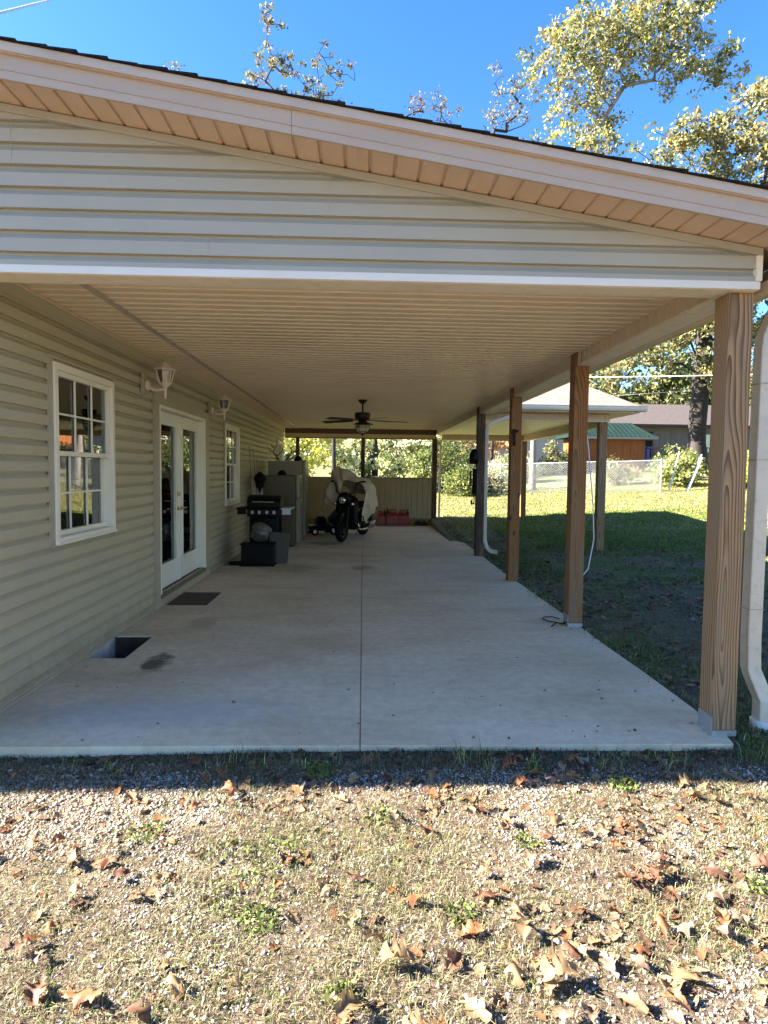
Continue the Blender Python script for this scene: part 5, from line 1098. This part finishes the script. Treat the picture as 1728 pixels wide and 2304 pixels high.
def leafverts(r,n=22,L=.10):
    # red-oak outline: lobes modulate the half width
    nl=r.integers(2,5); asym=r.uniform(.7,1.15,2); ph=r.uniform(-.25,.25); V=[];m_=4
    cb=r.uniform(-1,1.0)*9; cc=r.uniform(.2,1.0)*30*(1 if r.random()<.75 else -1); tw=r.uniform(-5,5); wv=r.uniform(.002,.006)
    for i in range(n+1):
        t=i/n
        if t<.16: w=.0012; 
        else:
            q=(t-.16)/.84; env=math.sin(math.pi*min(1,q**.7*.95+.02))**.7
            lob=.30+.70*abs(math.cos(math.pi*(nl*q+ph)))**1.3
            w=L*.34*env*lob+.001
        for j in range(-m_,m_+1):
            s_=j/m_*(1 if t<.16 else (asym[0] if j<0 else asym[1])*(.75+.5*abs(math.sin(9*t+ph*20+(3 if j<0 else 0))))); shift=L*.13*abs(s_)**1.5*(1 if t>.2 else 0)
            x=w*s_; y=L*(t-.5)+shift
            z=cb*y*y+cc*x*x+tw*x*y+wv*math.sin(y*90+s_*2)+wv*.6*math.sin(x*140)
            V.append((x,y,z))
    V=np.array(V); V[:,2]-=V[:,2].min(); k=2*m_+1
    Fq=[(i*k+j,i*k+j+1,(i+1)*k+j+1,(i+1)*k+j) for i in range(n) for j in range(k-1)]
    return V,Fq
lr=np.random.default_rng(2024); protos=[leafverts(lr,22,lr.uniform(.085,.125)) for _ in range(14)]
meshes={}
def leafobj(x,y,z,rx,ry,rz,sc,vi,ci,label):
    key=(vi,ci)
    if key not in meshes:
        V,Fq=protos[vi]; o=npmesh('oak_leaf',V,Fq,LM[ci],None,smooth=True); meshes[key]=o.data
    else:
        o=bpy.data.objects.new('oak_leaf',meshes[key]); COL.objects.link(o)
    o.location=(x,y,z); o.rotation_euler=(rx,ry,rz); o.scale=(sc,)*3
    tag(o,label,'leaf','dry oak leaves fallen in front of the slab')
    return o
names_={0:'tan',1:'orange-brown',2:'dark brown',3:'pinkish beige'}
r=np.random.default_rng(99); k=0
def place(x,y,ci,sc=1,tilt=.22,lab=None):
    q_=sc*r.uniform(.55,1.05); vi_=int(r.integers(0,14))
    zone=('in shade along the slab edge, ' if y>3.05 else 'in the first sunlit band, ' if y>2.65 else 'in mid foreground, ' if y>2.05 else 'in the nearest foreground, ')+('far left' if x<-1.1 else 'left' if x<-.45 else 'centre left' if x<0 else 'centre right' if x<.55 else 'right' if x<1.2 else 'far right')
    lab=('small ' if q_<.72 else 'large ' if q_>.95 else '')+('cupped ' if vi_%3==0 else 'twisted ' if vi_%3==1 else 'spread ')+names_[ci]+' oak leaf '+zone.replace('in the nearest foreground','nearest foreground')
    leafobj(x,y,float(gz(x,y))+.006+.012*r.random(),r.normal()*tilt,r.normal()*tilt,r.uniform(0,6.28),q_,vi_,ci,lab)
# ones read off the photo
for (x,y,ci,sc) in ((-.05,1.96,0,1.1),(-.30,2.13,1,.9),(-.13,2.12,0,1.2),(-.02,2.18,2,.9),(-.23,2.0,0,.9),(.13,1.77,0,1.15),(-.38,1.75,0,1.2),(-.55,1.72,0,.8),(-.80,1.69,1,1.1),(-.93,1.70,2,1.1),(-.62,1.62,2,1.1),(-1.05,1.9,1,1.0),(-.75,2.2,0,1.0),(-.88,2.22,2,.9),(-.98,2.3,1,.9),
 (.98,1.73,0,1.5),(.92,1.68,0,1.2),(.80,1.62,0,1.3),(.78,1.78,3,1.1),(1.1,1.9,3,1.1),(1.2,1.85,3,1.0),(1.02,1.92,1,1.0),(1.3,2.05,3,1.1),(1.25,1.95,1,1.0),(1.35,2.2,1,1.0),(1.15,2.15,2,.9),(1.0,2.1,2,.9),(.62,1.72,0,1.1),(.48,1.75,0,1.0),(.35,1.62,0,1.0),(.3,1.8,2,.9),(.55,1.9,0,1.0),(.9,1.83,1,1.),(.2,2.05,1,1.0),(.12,2.1,1,.9),(.48,2.2,0,.9),(.45,2.08,2,1.0),(1.05,2.35,1,.9),(.78,2.4,2,.8),
 (-.16,2.86,0,.9),(-.1,2.75,0,1.0),(-.62,2.8,1,.9),(-.55,2.88,0,.9),(-.3,2.82,1,.9),(.25,2.88,0,1.0),(.42,2.85,1,.9),(.88,2.93,0,1.2),(.8,2.9,0,1.),(1.0,2.95,0,1.),(1.6,2.85,0,1.1),(1.7,2.8,3,1.),(1.55,2.9,1,.9),(1.85,2.7,1,1.),(1.9,2.9,0,1.),(-.68,3.06,3,.9),(.86,3.12,1,1.),(.95,3.13,2,1.),(.78,3.1,2,.9),(.2,3.1,2,.9),(.05,3.09,2,.9),(-1.35,3.13,3,.9),(-1.0,2.35,0,1.),(-.06,2.6,3,1.)):
    place(x,y,ci,sc)
for _ in range(120):
    if r.random()<.5: x=r.uniform(.35,2.2);y=1.3+1.9*r.random()**1.2
    else: x=r.uniform(-2.2,1.6);y=r.uniform(1.3,3.15)
    place(x,y,int(r.choice([0,0,1,1,2,3])),.9,.3)
# leaf litter further away: one mass
def litter(n,x0,x1,y0,y1,seed,dens,name,label,s0=.5,s1=1.0,zf=gz):
    r=np.random.default_rng(seed); x=r.uniform(x0,x1,n*3);y=r.uniform(y0,y1,n*3);kp=r.random(n*3)<dens(x,y);x=x[kp][:n];y=y[kp][:n];n=len(x)
    Vs=[];Fs=[];T=[];o=0; pal=np.array([(.27,.18,.10),(.19,.09,.04),(.10,.055,.034),(.24,.17,.12),(.14,.09,.06)])
    for i in range(n):
        V,Fq=leafl[r.integers(0,len(leafl))]; sc=r.uniform(s0,s1); a=r.uniform(0,6.28); b=r.normal()*.5; c,s_=math.cos(a),math.sin(a)
        X=V[:,0]*sc;Y=V[:,1]*sc;Z=V[:,2]*sc; Z=Z+X*math.sin(b); Vs.append(np.stack([X*c-Y*s_+x[i],X*s_+Y*c+y[i],np.abs(Z)+float(zf(x[i],y[i]))+.004],1)); Fs.append(np.array(Fq)+o); o+=len(V); T.append(np.repeat(pal[r.integers(0,5)][None]*r.uniform(.8,1.2),len(Fq),axis=0))
    ob=npmesh(name,np.concatenate(Vs),np.concatenate(Fs),M['grass'],None,tint=np.concatenate(T)); tag(ob,label,'leaves',kind='stuff')
def coarse(r):
    V=[];n=9
    c1=r.uniform(5,25)*(1 if r.random()<.7 else -1)
    for i in range(n+1):
        t=i/n; q=max(0,(t-.15)/.85); w=.001 if t<.15 else .036*math.sin(math.pi*min(1,q*.95+.03))**.7*(.5+.5*abs(math.cos(math.pi*3*q)))+.001
        for j in(-1,0,1): V.append((w*j,.1*(t-.5),c1*(w*j)**2+4*(.1*(t-.5))**2*r.uniform(.5,1.5)))
    return np.array(V),[(i*3+j,i*3+j+1,(i+1)*3+j+1,(i+1)*3+j) for i in range(n) for j in(0,1)]
leafl=[coarse(lr) for _ in range(10)]
litter(4000,XF0,XF1,YF0,3.22,81,lambda x,y:.12+.88*np.maximum(sst(.3,1.3,x)*sst(.35,.6,fbm(x,y,3,51)),np.maximum(sst(3.0,3.12,y)*.5,sst(.58,.66,fbm(x,y,2.5,53)))),'leaf_litter','small broken leaves scattered through the foreground grass',.16,.62)
litter(3600,2.18,8,3.2,14,82,lambda x,y:.3+.7*sst(.5,.6,fbm(x,y,.8,21)),'yard_leaves','fallen leaves scattered over the shaded yard',.35,.95)
litter(500,3,15,14,26,83,lambda x,y:.5+0*x,'lawn_leaves','a few fallen leaves on the sunny lawn',.6,1.0)
litter(60,2.0,2.25,3.3,10,84,lambda x,y:.8+0*x,'edge_leaves','leaves caught along the right edge of the slab',.4,.8)
litter(70,-1.9,2.1,3.26,6.5,85,lambda x,y:np.exp(-(y-3.25)*1.3)+.25*sst(1.6,2.1,x),'slab_debris','tiny leaf scraps blown onto the slab',.08,.3,zf=lambda x,y:.0)
